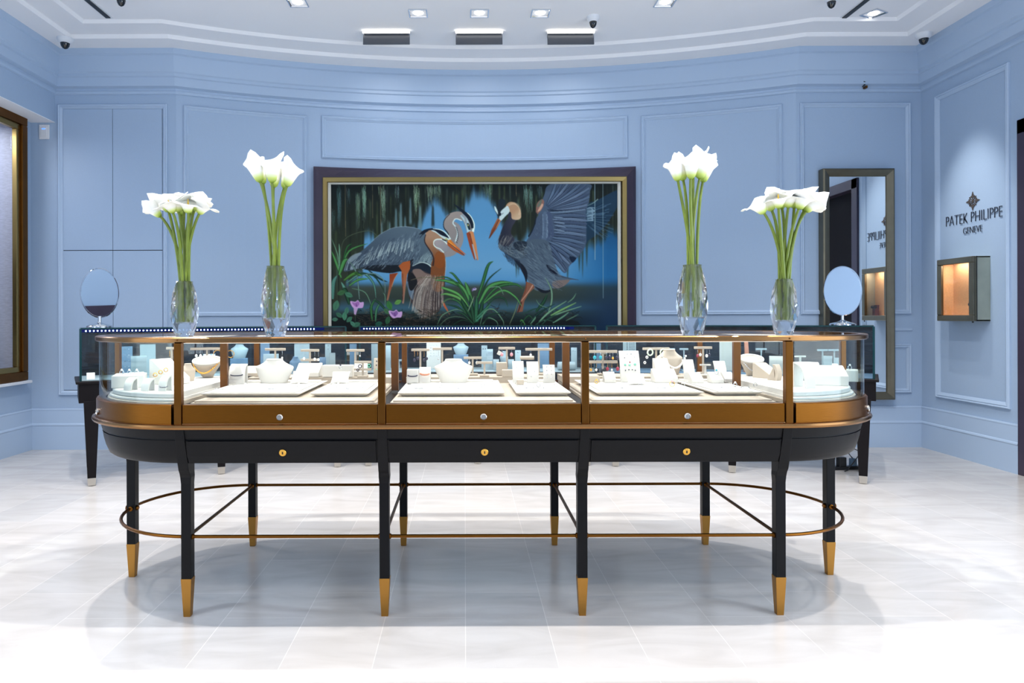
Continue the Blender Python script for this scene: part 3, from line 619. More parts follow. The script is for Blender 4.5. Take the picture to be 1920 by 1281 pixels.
# baseboards
def base(name, pts_fn):
    bm = BM(); pr = [(0, .345), (.010, .345), (.014, .335), (.012, .325), (.012, .222), (.018, .216), (.022, .206), (.018, .196), (.018, .0)]
    rings_mesh(bm, [[(x, y, z) for x, y in pts_fn(d)] for d, z in pr], closed=False); struct(obj(name, bm, 'wall_trim'))
base('baseboard_back', lambda d: [(XN, YB-d)]+plan(d)[2:-2]+[(XR, YB-d)])
base('baseboard_left', lambda d: [(XN+d, YF), (XN+d, YB)])
base('baseboard_right', lambda d: [(XR-d, YB), (XR-d, YJ)])

# picture-rail mouldings laid on the walls: S(s, z, d) is a point d in front of the wall
S_back = lambda s, z, d: (s, YB-d, z)
def S_arc(s, z, d):
    a = math.asin((s-AX)/AR); return (AX+(AR-d)*math.sin(a), AY+(AR-d)*math.cos(a), z)
S_right = lambda s, z, d: (XR-d, s, z)
tn = [4]
def moulding(S, s0, s1, z0, z1, w=.038, n=1, dd=1.0, parent=None):
    pr = [(0, 0), (0, .012), (.007, .020), (.016, .014), (.022, .018), (w-.006, .008), (w, .004), (w, 0)]
    bm = BM(); R = []
    for o, d in pr:
        a, b, c, e = s0+o, s1-o, z0+o, z1-o; pts = []
        for i in range(n): pts.append(S(a+(b-a)*i/n, c, d*dd))
        pts.append(S(b, c, d*dd))
        for i in range(n): pts.append(S(b+(a-b)*i/n, e, d*dd))
        pts.append(S(a, e, d*dd)); R.append(pts)
    rings_mesh(bm, R)
    if parent is not None: return obj('frame_moulding', bm, 'wall_trim', parent)
    o = struct(obj('trim_%d' % tn[0], bm, 'wall_trim')); tn[0] += 1; return o
a0, a1, b0, b1, c0_, c1_ = [arc_px(v) for v in (345, 577, 1203, 1468, 604, 1178)]
moulding(S_arc, a0, a1, 1.115, 2.895, n=10); moulding(S_arc, b0, b1, 1.115, 2.895, n=10); moulding(S_arc, c0_, c1_, 2.525, 2.905, n=24)
moulding(S_arc, a0, a1, .455, .865, n=10); moulding(S_arc, b0, b1, .455, .865, n=10)
moulding(S_back, 2.82, 3.745, 1.115, 2.89); moulding(S_back, 2.82, 3.745, .455, .865)
moulding(S_right, 4.91, 5.68, .44, 2.885, w=.045)
moulding(S_back, 2.79, 3.76, .975, 1.0, w=.012, dd=.5)

# built-in cupboard in the left of the back wall
cab = thing('wall_cupboard', 'tall flush four-door cupboard built into the pale blue wall at left', 'cupboard', (-2.95, YB, .456))
def loc_child(o, root):  # parts are modelled in world space, then handed to their thing
    o.parent = root; o.matrix_parent_inverse = Matrix.LocRotScale(root.location, root.rotation_euler, None).inverted(); return o
X0, X1, XM = -3.405, -2.49, -2.947
loc_child(moulding(S_back, X0, X1, .456, 2.897, w=.04, parent=cab), cab)
for x0, x1 in ((X0+.043, XM-.002), (XM+.002, X1-.043)):
    for z0, z1 in ((.5, 1.667), (1.673, 2.855)):
        loc_child(obj('door', box(BM(), ((x0+x1)/2, YB-.004, (z0+z1)/2), (x1-x0, .010, z1-z0)), 'wall', bevel=.001), cab)
loc_child(obj('shadow_gap', box(BM(), ((X0+X1)/2, YB-.0005, 1.677), (X1-X0-.08, .003, 2.37)), 'black'), cab)  # black sheet behind the doors, paints the shade of the gaps between them

# display window in the left wall
WF = struct(thing('window_1', 'bronze framed display window in the left wall', 'window', (XN, (WY0+WY1)/2, WZ0)))
def wframe(bm, x0, x1, o, w):
    y0, y1, z0, z1 = WY0-o, WY1+o, WZ0-o, WZ1+o
    for a, b, c, d in [(y0, y1, z0, z0+w), (y0, y1, z1-w, z1), (y0, y0+w, z0+w, z1-w), (y1-w, y1, z0+w, z1-w)]:
        box(bm, ((x0+x1)/2, (a+b)/2, (c+d)/2), (x1-x0, b-a, d-c))
    return bm
loc_child(obj('window_frame', wframe(BM(), XN-.02, XN+.045, .06, .07), 'bronze_dark', bevel=.006), WF)
loc_child(obj('inner_frame', wframe(BM(), XN-.015, XN+.025, -.008, .045), 'gold', bevel=.004), WF)
loc_child(obj('pane', box(BM(), (XN-.03, (WY0+WY1)/2, (WZ0+WZ1)/2), (.008, WY1-WY0-.08, WZ1-WZ0-.08)), 'glass'), WF)
loc_child(obj('window_sill', box(BM(), (XN+.03, (WY0+WY1)/2, WZ0-.075), (.07, WY1-WY0+.16, .022)), 'white_plastic', bevel=.003), WF)
bm = BM()
xb = XN-.62
for c, s in [((xb, 4.7, 1.67), (.02, 2.1, 2.2)), ((XN-.33, WY1-.012, 1.67), (.6, .02, 2.2)), ((XN-.36, WY0-.06, 1.67), (.5, .02, 2.2)), ((XN-.36, 4.7, WZ0-.01), (.5, 2.1, .02)), ((XN-.36, 4.7, WZ1+.02), (.5, 2.1, .02))]: box(bm, c, s)
loc_child(obj('lined_recess', bm, 'silk'), WF)
gs = obj('glass_shelf', box(BM(), (XN-.36, 4.75, 0), (.44, 1.7, .012)), 'teal_edge'); gs.location = (0, 0, 1.1-38/F*5.6)
tag(gs, 'clear glass shelf with green edge inside the left display window', 'shelf')
pf = thing('picture_frame', 'dark plum frame standing inside the left display window', 'frame', (XN-.36, 4.99, .955))
obj('frame_board', box(BM(), (0, 0, .36), (.36, .02, .62)), 'purple', pf, bevel=.003); obj('front_panel', box(BM(), (0, -.012, .36), (.30, .006, .54)), 'silk', pf)
obj('easel_foot', box(BM(), (0, 0, .028), (.26, .10, .052)), 'purple', pf)
area('display_window_light', (XN-.36, 4.9, WZ1-.03), (0, 0, 0), .3, 1.3, 14, (.86, .9, 1.0))

# wall plate, sprinkler-like fittings, cameras, slots
pl = thing('wall_plate', 'small white call plate with blue light beside the left display window', 'switch', (W(84, 248, YB).x, YB, W(84, 248, YB).z))
obj('plate', box(BM(), (0, -.006, 0), (.085, .012, .122)), 'white_plastic', pl, bevel=.004); obj('button', box(BM(), (0, -.014, .0), (.055, .006, .088)), 'white_plastic', pl, bevel=.003)
obj('indicator', box(BM(), (0, -.018, .024), (.026, .003, .007)), emit('indicator blue', (60, 110, 230), 3), pl)
def dome_cam(px, py, label, z=HC, r=.058):
    p = on_z(px, py, z-.02); t = thing('security_camera', label, 'camera', (p.x, p.y, z), 0, 'ceiling security cameras')
    obj('housing', lathe(BM(), [(r, 0), (r, -.012), (r*.86, -.03), (r*.6, -.042)], 24), 'white_plastic', t, True)
    obj('dome', lathe(BM(), [(r*.60, -.030), (r*.60, -.044), (r*.52, -.064), (r*.34, -.080), (r*.12, -.087), (0, -.088)], 24), 'dome', t, True)
dome_cam(122, 76, 'dome camera on the ceiling in the far left corner'); dome_cam(1732, 68, 'dome camera on the ceiling in the far right corner')
ZC = HC+.05
dome_cam(227, -6, 'dome camera cut by the top edge, beside the left black slot', ZC, .05); dome_cam(1112, 36, 'dome camera between the row of downlights and the right fixture', ZC, .048)
dome_cam(1559, -2, 'dome camera cut by the top edge, beside the right black slot', ZC, .05)
for px, py, lab in ((203, 32, 'black linear air slot in the ceiling at left'), (1583, 32, 'black linear air slot in the ceiling at right')):
    p = on_z(px, py, ZC); o = obj('air_slot', box(BM(), (0, -.9, -.004), (.034, 1.8, .012)), 'black'); o.location = p; tag(o, lab, 'vent')
    obj('slot_rim', box(BM(), (0, -.9, -.001), (.06, 1.84, .006)), 'white_plastic', o)
def downlight(px, py, lab, rz=0):
    p = on_z(px, py, ZC); t = thing('downlight', lab, 'ceiling light', p, rz, 'square recessed downlights'); s = .066
    bm = BM()
    rings_mesh(bm, [[(a*k, b*k, z) for a, b in ((-s, -s), (s, -s), (s, s), (-s, s))] for k, z in ((1.05, .004), (1.05, -.008), (.93, -.008), (.86, .0), (.80, .028))]); obj('trim_ring', bm, 'chrome', t)
    obj('backing', box(BM(), (0, 0, .034), (.13, .13, .01)), 'lens', t)
    obj('bulb', lathe(BM(), [(.038, .028), (.038, .0), (.030, -.006), (0, -.008)], 20), 'lamp', t, True)
for a in [(784, 24, 'square downlight over the mural, left of the row of three'), (899, 24, 'square downlight over the mural, middle of the row of three'), (1013, 24, 'square downlight over the mural, right of the row of three'),
          (558, 4, 'square downlight at the top edge above the left tall bouquet'), (1247, 4, 'square downlight at the top edge above the right tall bouquet'), (1638, 25, 'square downlight next to the right black slot', .5)]: downlight(*a)
for x, lab in ((726, 'left'), (898, 'middle'), (1068, 'right')):
    p = on_z(x, 64, ZC); t = thing('wall_washer', 'recessed dark wall washer with glowing edge, %s one of the three' % lab, 'ceiling light', p, 0, 'wall washers over the mural')
    bm = box(BM(), (0, -.055, -.066), (.372, .010, .084), 0, Matrix.Rotation(math.radians(-10), 4, 'X')); box(bm, (0, -.03, -.012), (.36, .10, .02)); obj('housing', bm, 'lens', t, bevel=.002)
    obj('light_bar', box(BM(), (0, -.074, -.012), (.376, .022, .020)), 'strip', t, bevel=.004)
    area('washer_light', (p.x, p.y+.03, p.z-.05), (math.radians(20), 0, 0), .34, .05, 1.4, (.95, .97, 1.0), math.radians(130))
hk = thing('wall_hook', 'tiny dark metal bracket on the cornice above the tall mirror', 'hook', W(1619, 162, YB-.02))
obj('stem', tube(BM(), [(0, .02, .0), (-.004, -.02, .005), (.010, -.025, .028), (-.016, -.03, .030)], .005, 6), 'black', hk); obj('clamp', box(BM(), (.008, -.01, -.014), (.014, .05, .02)), 'bronze_dark', hk)

# tall mirror hung on the right of the back wall
mr = thing('tall_mirror', 'tall rectangular mirror in a champagne frame on the back wall at right', 'mirror', (3.27, YB, .42))
x0, x1, z0, z1 = 2.975, 3.57, .405, 2.325
bm = BM(); rings_mesh(bm, [[(a, YB-d, c) for a, c in ((x0+o, z0+o), (x1-o, z0+o), (x1-o, z1-o), (x0+o, z1-o))] for o, d in ((0, 0), (0, .075), (.012, .085), (.035, .075), (.06, .062), (.066, .05), (.066, .0))])
loc_child(obj('frame', bm, 'champagne', bevel=.002), mr)
loc_child(obj('mirror_glass', box(BM(), ((x0+x1)/2, YB-.05, (z0+z1)/2), (x1-x0-.125, .006, z1-z0-.125)), 'mirror'), mr)

# small lit niche box on the right wall
nb = thing('wall_display_box', 'small lit bronze display box lined in tan suede on the right wall', 'display case', (XR, 5.295, 1.06))
y0, y1, z0, z1, p_ = 5.10, 5.49, 1.06, 1.537, .105
bm = BM()
for c, s in [((XR-p_/2, y0+.006, (z0+z1)/2), (p_, .012, z1-z0)), ((XR-p_/2, y1-.006, (z0+z1)/2), (p_, .012, z1-z0)), ((XR-p_/2, (y0+y1)/2, z0+.006), (p_, y1-y0, .012)), ((XR-p_/2, (y0+y1)/2, z1-.006), (p_, y1-y0, .012))]: box(bm, c, s)
loc_child(obj('case_body', bm, 'silver_pale', bevel=.002), nb)
loc_child(obj('lining', box(BM(), (XR-.006, (y0+y1)/2, (z0+z1)/2), (.01, y1-y0-.026, z1-z0-.026)), 'tan'), nb)
bm = BM(); box(bm, (XR-p_/2, y1-.016, (z0+z1)/2), (p_-.02, .006, z1-z0-.03)); box(bm, (XR-p_/2, (y0+y1)/2, z0+.015), (p_-.02, y1-y0-.03, .006)); loc_child(obj('side_lining', bm, 'tan'), nb)
bm = BM(); w = .045
for a, b, c, d in [(y0, y1, z0, z0+w), (y0, y1, z1-w, z1), (y0, y0+w, z0+w, z1-w), (y1-w, y1, z0+w, z1-w)]: box(bm, (XR-p_-.012, (a+b)/2, (c+d)/2), (.024, b-a, d-c))
loc_child(obj('door_frame', bm, 'champagne', bevel=.005), nb)
loc_child(obj('door_pane', box(BM(), (XR-p_-.006, (y0+y1)/2, (z0+z1)/2), (.004, y1-y0-.08, z1-z0-.08)), 'glass'), nb)
loc_child(obj('seal', box(BM(), (XR-p_+.004, y0-.001, (z0+z1)/2), (.006, .004, z1-z0)), 'black'), nb)
loc_child(obj('lock', tube(BM(), [(XR-p_-.01, y0+.02, z0-.001), (XR-p_-.01, y0+.02, z0-.012)], .006), 'black'), nb)
loc_child(obj('light_strip', box(BM(), (XR-p_/2-.01, (y0+y1)/2, z1-.016), (.02, .2, .006)), 'strip'), nb)
area('niche_light', (XR-.055, (y0+y1)/2, z1-.03), (0, 0, 0), .05, .25, .7, (1, .90, .78))
wd = thing('watch_stand', 'small dark brown presentation stand in the lit wall box', 'display stand', (XR-.055, 5.19, z0+.018))
obj('base', box(BM(), (0, 0, .006), (.06, .055, .012)), 'black', wd); obj('support', box(BM(), (.005, 0, .068), (.04, .045, .112)), mat('brown leather', (92, 44, 38), .5), wd, bevel=.003); obj('cuff', tube(BM(), [(-.012, -.024, .106), (-.012, .024, .106)], .016, 12), 'black', wd, True)

# lettering and emblem on the right wall
def letters(name, txt, y, z, size, length, label):
    cu = bpy.data.curves.new(name, 'FONT'); cu.body = txt; cu.size = size; cu.extrude = .002; cu.align_x = 'CENTER'; cu.align_y = 'CENTER'; cu.offset = -size*.026
    tmp = bpy.data.objects.new('tmp_text', cu); COL.objects.link(tmp); bpy.context.view_layer.update()
    me = bpy.data.meshes.new_from_object(tmp.evaluated_get(bpy.context.evaluated_depsgraph_get())); bpy.data.objects.remove(tmp)
    w_ = max(v.co.x for v in me.vertices)-min(v.co.x for v in me.vertices)
    for v in me.vertices: v.co.x *= length/w_
    root = thing(name, label, 'sign', (XR-.005, y, z)); root.rotation_euler = (PI/2, 0, -PI/2)
    mm = mat('dark lettering metal', (44, 46, 60), .4, .6); whole = BM(); whole.from_mesh(me); whole.verts.ensure_lookup_table(); seen = set()
    for v0 in whole.verts:          # every letter is a part of its own
        if v0.index in seen: continue
        st, isl = [v0], []; seen.add(v0.index)
        while st:
            v = st.pop(); isl.append(v)
            for e in v.link_edges:
                w = e.other_vert(v)
                if w.index not in seen: seen.add(w.index); st.append(w)
        one = BM(); mp = {v: one.verts.new(v.co) for v in isl}
        for f in {f for v in isl for f in v.link_faces}: one.faces.new([mp[v] for v in f.verts])
        obj('letter', one, mm, root)
    whole.free(); return root
letters('wall_lettering', 'PATEK PHILIPPE', 5.272, 1.842, .120, .580, 'dark metal brand lettering of two words on the right wall')
letters('wall_lettering', 'GENEVE', 5.272, 1.747, .076, .195, 'small dark metal lettering of a city name under the brand name')
bm = BM()
def diamondish(bm, ang):
    R = Matrix.Rotation(ang, 4, 'Z')
    P = [(.0028, .004), (.0028, .030), (.012, .024), (.021, .032), (.019, .042), (.010, .040), (.0085, .050), (0, .072), (-.0085, .050), (-.010, .040), (-.019, .042), (-.021, .032), (-.012, .024), (-.0028, .030), (-.0028, .004)]
    extrude(bm, [R @ Vector((x, y, 0)) for x, y in P], (0, 0, .004))
for k in range(4): diamondish(bm, k*PI/2)
for k in range(4):
    R = Matrix.Rotation(PI/4+k*PI/2, 4, 'Z'); extrude(bm, [R @ Vector(q) for q in [(.002, .006, 0), (.002, .036, 0), (.0065, .042, 0), (0, .050, 0), (-.0065, .042, 0), (-.002, .036, 0), (-.002, .006, 0)]], (0, 0, .004))
box(bm, (0, 0, .0025), (.010, .010, .005), PI/4)
em = obj('wall_emblem', bm, mat('emblem metal', (104, 92, 84), .35, .7)); em.location = (XR-.001, 5.272, 1.965); em.rotation_euler = (PI/2, 0, -PI/2); tag(em, 'small dark metal cross shaped emblem above the lettering on the right wall', 'emblem')

# ================================================================ the mural
mu = thing('mural_painting', 'large framed oil painting of three grey herons by blue water', 'painting', (.09, 6.2, .72))
YM = 6.2
mx0, mx1 = WX(620.7, YM), WX(1158.5, YM); mz1 = W(871, 345.5, YM).z; mz0 = EYE-(660-CY)/F*YM
img = paint_mural(620.7, 345.5, 1158.5, 660, 1.25)
h_, w_ = img.shape[:2]
gx, gz = np.meshgrid(np.linspace(mx0, mx1, w_), np.linspace(mz1, mz0, h_))
co = np.stack([gx, np.full_like(gx, YM), gz], -1).reshape(-1, 3)
idx = np.arange(w_*h_).reshape(h_, w_)
quads = np.stack([idx[:-1, :-1], idx[1:, :-1], idx[1:, 1:], idx[:-1, 1:]], -1).reshape(-1)
me = bpy.data.meshes.new('canvas'); me.vertices.add(len(co)); me.vertices.foreach_set('co', co.astype(np.float32).ravel())
nf = len(quads)//4; me.loops.add(len(quads)); me.loops.foreach_set('vertex_index', quads.astype(np.int32)); me.polygons.add(nf)
me.polygons.foreach_set('loop_start', np.arange(0, nf*4, 4, dtype=np.int32)); me.update(calc_edges=True)
ca = me.color_attributes.new('paint', 'FLOAT_COLOR', 'POINT'); c = img.reshape(-1, 3)/255.0
c = np.where(c <= .04045, c/12.92, ((c+.055)/1.055)**2.4); ca.data.foreach_set('color', np.concatenate([c, np.ones((len(c), 1))], 1).astype(np.float32).ravel())
m, nt, p = principled('oil paint'); vc = nt.nodes.new('ShaderNodeVertexColor'); vc.layer_name = 'paint'
gm = nt.nodes.new('ShaderNodeHueSaturation'); gm.inputs['Value'].default_value = 1.1
nt.links.new(vc.outputs[0], gm.inputs['Color']); nt.links.new(gm.outputs[0], p.inputs['Base Color']); p.inputs['Roughness'].default_value = .5; p.inputs['Specular IOR Level'].default_value = .15
loc_child(link('canvas', me, m), mu)
def rframe(bm, x0, x1, z0, z1, w, ya, yb, inner=None):      # rectangular frame, ya front, yb back
    pr = inner or [(0, yb), (0, ya+.006), (.006, ya), (w-.004, ya+.004), (w, ya+.010), (w, yb)]
    rings_mesh(bm, [[(a, y, c) for a, c in ((x0+o, z0+o), (x1-o, z0+o), (x1-o, z1-o), (x0+o, z1-o))] for o, y in pr]); return bm
px = YM/F
loc_child(obj('liner', rframe(BM(), mx0-.026, mx1+.028, mz0-.028, mz1+.03, .03, YM-.02, YM+.02), 'cream_liner'), mu)
loc_child(obj('gold_frame', rframe(BM(), mx0-.064, mx1+.076, mz0-.072, mz1+.058, .044, YM-.045, YM+.03), 'gold'), mu)
# plum casing that follows the curved wall
bm = BM(); x0, x1, z0, z1 = WX(592, 6.25), WX(1191, 6.25), .66, 2.437; xi0, xi1, zi0, zi1 = mx0-.064, mx1+.076, mz0-.072, mz1+.058; n = 24
def cas(fr):   # outline points: along top with n segments
    out = []
    for (xa, za), (xb, zb_) in (((x0, z0), (x1, z0)), ((x1, z0), (x1, z1)), ((x1, z1), (x0, z1)), ((x0, z1), (x0, z0))):
        for i in range(n): t = i/n; out.append((xa+(xb-xa)*t, za+(zb_-za)*t))
    return out
def cas_in():
    out = []
    for (xa, za), (xb, zb_) in (((xi0, zi0), (xi1, zi0)), ((xi1, zi0), (xi1, zi1)), ((xi1, zi1), (xi0, zi1)), ((xi0, zi1), (xi0, zi0))):
        for i in range(n): t = i/n; out.append((xa+(xb-xa)*t, za+(zb_-za)*t))
    return out
O, I = cas(0), cas_in()
rings_mesh(bm, [[(x, arcY(x)-.002, z) for x, z in O], [(x, arcY(x)-.055, z) for x, z in O], [(x+(xi-x)*.3, (arcY(x)-.06)*.7+(YM-.03)*.3, z+(zi-z)*.3) for (x, z), (xi, zi) in zip(O, I)],
                [(x+(xi-x)*.8, (arcY(x)-.06)*.2+(YM-.03)*.8, z+(zi-z)*.8) for (x, z), (xi, zi) in zip(O, I)], [(x, YM-.03, z) for x, z in I], [(x, YM+.03, z) for x, z in I]])
loc_child(obj('plum_casing', bm, 'purple'), mu)

# ================================================================ the central display counter
KX, KY, HS = .067, 2.979, 1.092           # centre of the counter and half length of its straight part
def stad(R, n=20, r_scale=1.0):           # stadium outline, anticlockwise
    pts = []
    for i in range(n+1): a = -PI/2+PI*i/n; pts.append((KX+HS+R*math.cos(a), KY+R*math.sin(a)))
    for i in range(n+1): a = PI/2+PI*i/n; pts.append((KX-HS+R*math.cos(a), KY+R*math.sin(a)))
    return pts
def sweep(bm, prof, closed_prof=True, n=20):
    rings_mesh(bm, [[(x, y, z) for x, y in stad(R, n)] for R, z in prof], wrap=closed_prof); return bm
def slab(bm, R, z0, z1, n=20): return prism(bm, stad(R, n), z0, z1)
def arc_sweep(bm, prof, side, a0=-1, a1=1, n=18):      # end pieces: side +1 right, -1 left
    rr = []
    for R, z in prof:
        rr.append([(KX+side*(HS+R*math.cos(a)), KY+R*math.sin(a), z) for a in [(a0+(a1-a0)*i/n)*PI/2 for i in range(n+1)]])
    R_ = rings_mesh(bm, rr, closed=False, wrap=True)
    for k in (0, -1):
        try: bm.faces.new([r[k] for r in R_])
        except ValueError: pass
    return bm
dc = thing('display_counter', 'long round-ended bronze and black glass display counter in the middle of the floor', 'display case', (KX, KY, 0))
def dpart(name, bm, m, smooth=False, bevel=0, parent=None):
    o = obj(name, bm, m, None, smooth, bevel)
    if parent is None: return loc_child(o, dc)
    o.parent = parent; return o      # the part it belongs to is modelled in world space
ZT, ZR, ZG, ZL = 1.031, 1.010, .790, .712
dpart('top_rim', sweep(BM(), [(.455, ZR), (.482, ZR), (.488, ZR+.004), (.488, ZT-.004), (.484, ZT), (.455, ZT)]), 'rim', True)
dpart('top_glass', slab(BM(), .455, ZT-.009, ZT-.001), 'glass')
PXS = [KX+k*.728 for k in (-1.5, -.5, .5, 1.5)]
for sy in (-1, 1):
    for a, b in zip(PXS, PXS[1:]): dpart('glass_panel', box(BM(), ((a+b)/2, KY+sy*.470, (ZG+ZR)/2), (b-a-.026, .006, ZR-ZG)), 'glass')
for sd in (-1, 1):
    dpart('curved_glass', arc_sweep(BM(), [(.467, ZG), (.473, ZG), (.473, ZR), (.467, ZR)], sd, -.965, .965), 'glass_edge', True)
    dpart('end_fascia', arc_sweep(BM(), [(.45, ZL), (.4875, ZL), (.4875, ZL+.004), (.484, ZL+.008), (.484, ZG-.004), (.480, ZG), (.45, ZG)], sd, -.968, .968), 'bronze', True)
for sy in (-1, 1):
    for a, b in zip(PXS, PXS[1:]):
        f = dpart('fascia', box(BM(), ((a+b)/2, KY+sy*.468, (ZL+ZG)/2), (b-a-.03, .028, ZG-ZL-.002)), 'bronze', bevel=.0015)
        dpart('fascia_bead', box(BM(), ((a+b)/2, KY+sy*.474, ZL+.006), (b-a-.03, .026, .011)), 'rim', bevel=.003, parent=f)
        if sy < 0:
            bm = BM(); lathe(bm, [(.0115, 0), (.0115, .006), (.009, .008), (.0085, .004), (0, .004)], 20, mt=Matrix.Translation(((a+b)/2, KY-.481, .744)) @ disc_mt('y')); box(bm, ((a+b)/2, KY-.4865, .744), (.002, .002, .009))
            dpart('lock', bm, 'nickel', True, parent=f)
for sd, an in ((-1, -.66), (1, -.60)):
    ca, sa = math.cos(an), math.sin(an); R = .484
    dpart('lock', lathe(BM(), [(.0125, 0), (.0125, .006), (.009, .008), (.008, .004), (0, .004)], 20, mt=Matrix.Translation((KX+sd*(HS+R*ca), KY+R*sa, .742)) @ Matrix.Rotation(math.atan2(sa, sd*ca), 4, 'Z') @ disc_mt('x')), 'nickel', True)
for x in PXS:
    for sy in (-1, 1):
        bm = BM(); box(bm, (x, KY+sy*.474, (ZL+ZR)/2), (.026, .026, ZR-ZL)); ball(bm, (x, KY+sy*.4885, ZT-.010), .003)
        dpart('post', bm, 'bronze_dark' if sy < 0 else 'bronze', bevel=.0015)
    dpart('inner_post', box(BM(), (x, KY, (ZG+ZR)/2+.002), (.030, .020, ZR-ZG+.006)), 'bronze', bevel=.001)
    dpart('cross_bar', box(BM(), (x, KY, ZR+.005), (.022, .91, .010)), 'bronze_dark')
for sd in (-1, 1): dpart('end_post', box(BM(), (KX+sd*(HS+.452), KY, (ZG+ZR)/2), (.020, .022, ZR-ZG)), 'bronze', bevel=.001)
dpart('lip_rail', sweep(BM(), [((.491+.010*math.cos(a)), .710+.010*math.sin(a)) for a in [k*PI/4 for k in range(8)]], n=24), 'rim', True)
for sy in (-1, 1): dpart('led_bar', box(BM(), (KX, KY+sy*.449, ZR+.0015), (2*HS, .010, .006)), 'strip')
for sd in (-1, 1): dpart('led_bar', arc_sweep(BM(), [(.441, ZR-.001), (.450, ZR-.001), (.450, ZR+.005), (.441, ZR+.005)], sd, -.96, .96), 'strip')
dpart('deck', slab(BM(), .455, ZG-.035, ZG-.012), 'lacquer')
# bowed black apron
AP = [(.44, ZL), (.474, ZL-.004), (.470, .690), (.463, .664), (.4585, .6635), (.4585, .659), (.462, .658), (.457, .630), (.449, .600), (.440, .578), (.430, .570), (.30, .570)]
dpart('apron', slab(sweep(BM(), AP, False), .31, .5695, .575), 'lacquer', True)
for a, b in zip(PXS, PXS[1:]):
    for sy in (-1, 1):
        bm = BM(); y = KY+sy*1
        P = [(KY+sy*.455, .6565), (KY+sy*.4695, .6565), (KY+sy*.463, .630), (KY+sy*.455, .600), (KY+sy*.446, .5735), (KY+sy*.43, .5735)]
        extrude(bm, [(a+.024, q, z) for q, z in P], (b-a-.048, 0, 0)); dr_ = dpart('drawer_front', bm, 'lacquer', bevel=.001)
        if sy < 0:
            bm = BM(); lathe(bm, [(.0135, 0), (.0135, .003), (.012, .0045), (0, .0045)], 22); bmesh.ops.transform(bm, matrix=Matrix.Translation(((a+b)/2+.004, KY-.459, .6135)) @ Matrix.Rotation(math.radians(15), 4, 'X') @ disc_mt('y'), verts=bm.verts)
            k = dpart('escutcheon', bm, 'brass', True, parent=dr_)
            dpart('keyhole', box(BM(), ((a+b)/2+.004, KY-.4643, .6125), (.004, .002, .009)), 'black', parent=dr_)
# legs: square, tapering at the foot, swelling into the apron through a curved bracket
def leg(x, y, dx, dy, stile=True):
    w = .018; bm = BM(); o = Vector((dx, dy, 0)); s = Vector((-dy, dx, 0))      # o points outwards
    prof = [(.141, .018, .018), (.49, .018, .018), (.515, .020, .020), (.530, .028, .019), (.545, .038, .019), (.5705, .046, .019), (.600, .054, .018), (.630, .063, .018), (.660, .071, .017), (.690, .077, .017), (ZL-.002, .081, .017)]
    if not stile: prof = prof[:2]+[(.58, .018, .018)]
    rr = []
    for z, fo, hw in prof:
        c = Vector((x, y, z)); inn = .018
        rr.append([c+o*fo+s*hw, c+o*fo-s*hw, c-o*inn-s*hw, c-o*inn+s*hw])
    R = rings_mesh(bm, rr); bm.faces.new(R[0][::-1]); bm.faces.new(R[-1])
    lg = dpart('leg', bm, 'lacquer', bevel=.0012)
    bm = BM(); c = Vector((x, y, 0)); R = rings_mesh(bm, [[c+Vector((a*h, b*h, z)) for a, b in ((-1, -1), (1, -1), (1, 1), (-1, 1))] for z, h in ((0, .0125), (.139, .0192), (.1415, .0192))]); bm.faces.new(R[0]); bm.faces.new(R[-1])
    dpart('foot_cap', bm, 'brass_cap', bevel=.001, parent=lg)
    bm = BM()
    if not dy: lathe(bm, [(.012, 0), (.013, .003), (.009, .006), (.010, .009)], 16, mt=Matrix.Translation(c+o*.018+Vector((0, 0, .292))) @ Matrix.Rotation(math.atan2(dy, dx), 4, 'Z') @ disc_mt('x'))
    lathe(bm, [(.011, 0), (.011, .004), (.007, .008)], 16, mt=Matrix.Translation(c-o*.018+Vector((0, 0, .292))) @ Matrix.Rotation(math.atan2(-dy, -dx), 4, 'Z') @ disc_mt('x'))
    for sg in (-1, 1): lathe(bm, [(.010, 0), (.010, .004), (.006, .007)], 16, mt=Matrix.Translation(c+s*.018*sg+Vector((0, 0, .292))) @ Matrix.Rotation(math.atan2(sg*s.y, sg*s.x), 4, 'Z') @ disc_mt('x'))
    dpart('rosette', bm, 'bronze', True, parent=lg)
for x in PXS:
    leg(x, KY-.397, 0, -1); leg(x, KY+.397, 0, 1)
for sd in (-1, 1): leg(KX+sd*(HS+.392), KY, sd, 0)
dpart('foot_rail', sweep(BM(), [(.397+.0065*math.cos(a)+(0), .292+.0065*math.sin(a)) for a in [k*PI/4 for k in range(8)]], n=28), 'bronze', True)
for x in PXS: dpart('cross_rail', tube(BM(), [(x, KY-.38, .292), (x, KY+.38, .292)], .0065), 'bronze_dark', True)
# glow of the led bars inside the counter
for y in (KY-.41, KY+.41):
    area('counter_led_light', (KX, y, ZR-.004), (math.radians(16 if y < KY else -16), 0, 0), 2.3, .02, 2.0, (1, .97, .93))
for sd in (-1, 1): area('counter_led_light', (KX+sd*1.33, KY, ZR-.004), (0, 0, 0), .35, .6, .5, (.95, .97, 1))

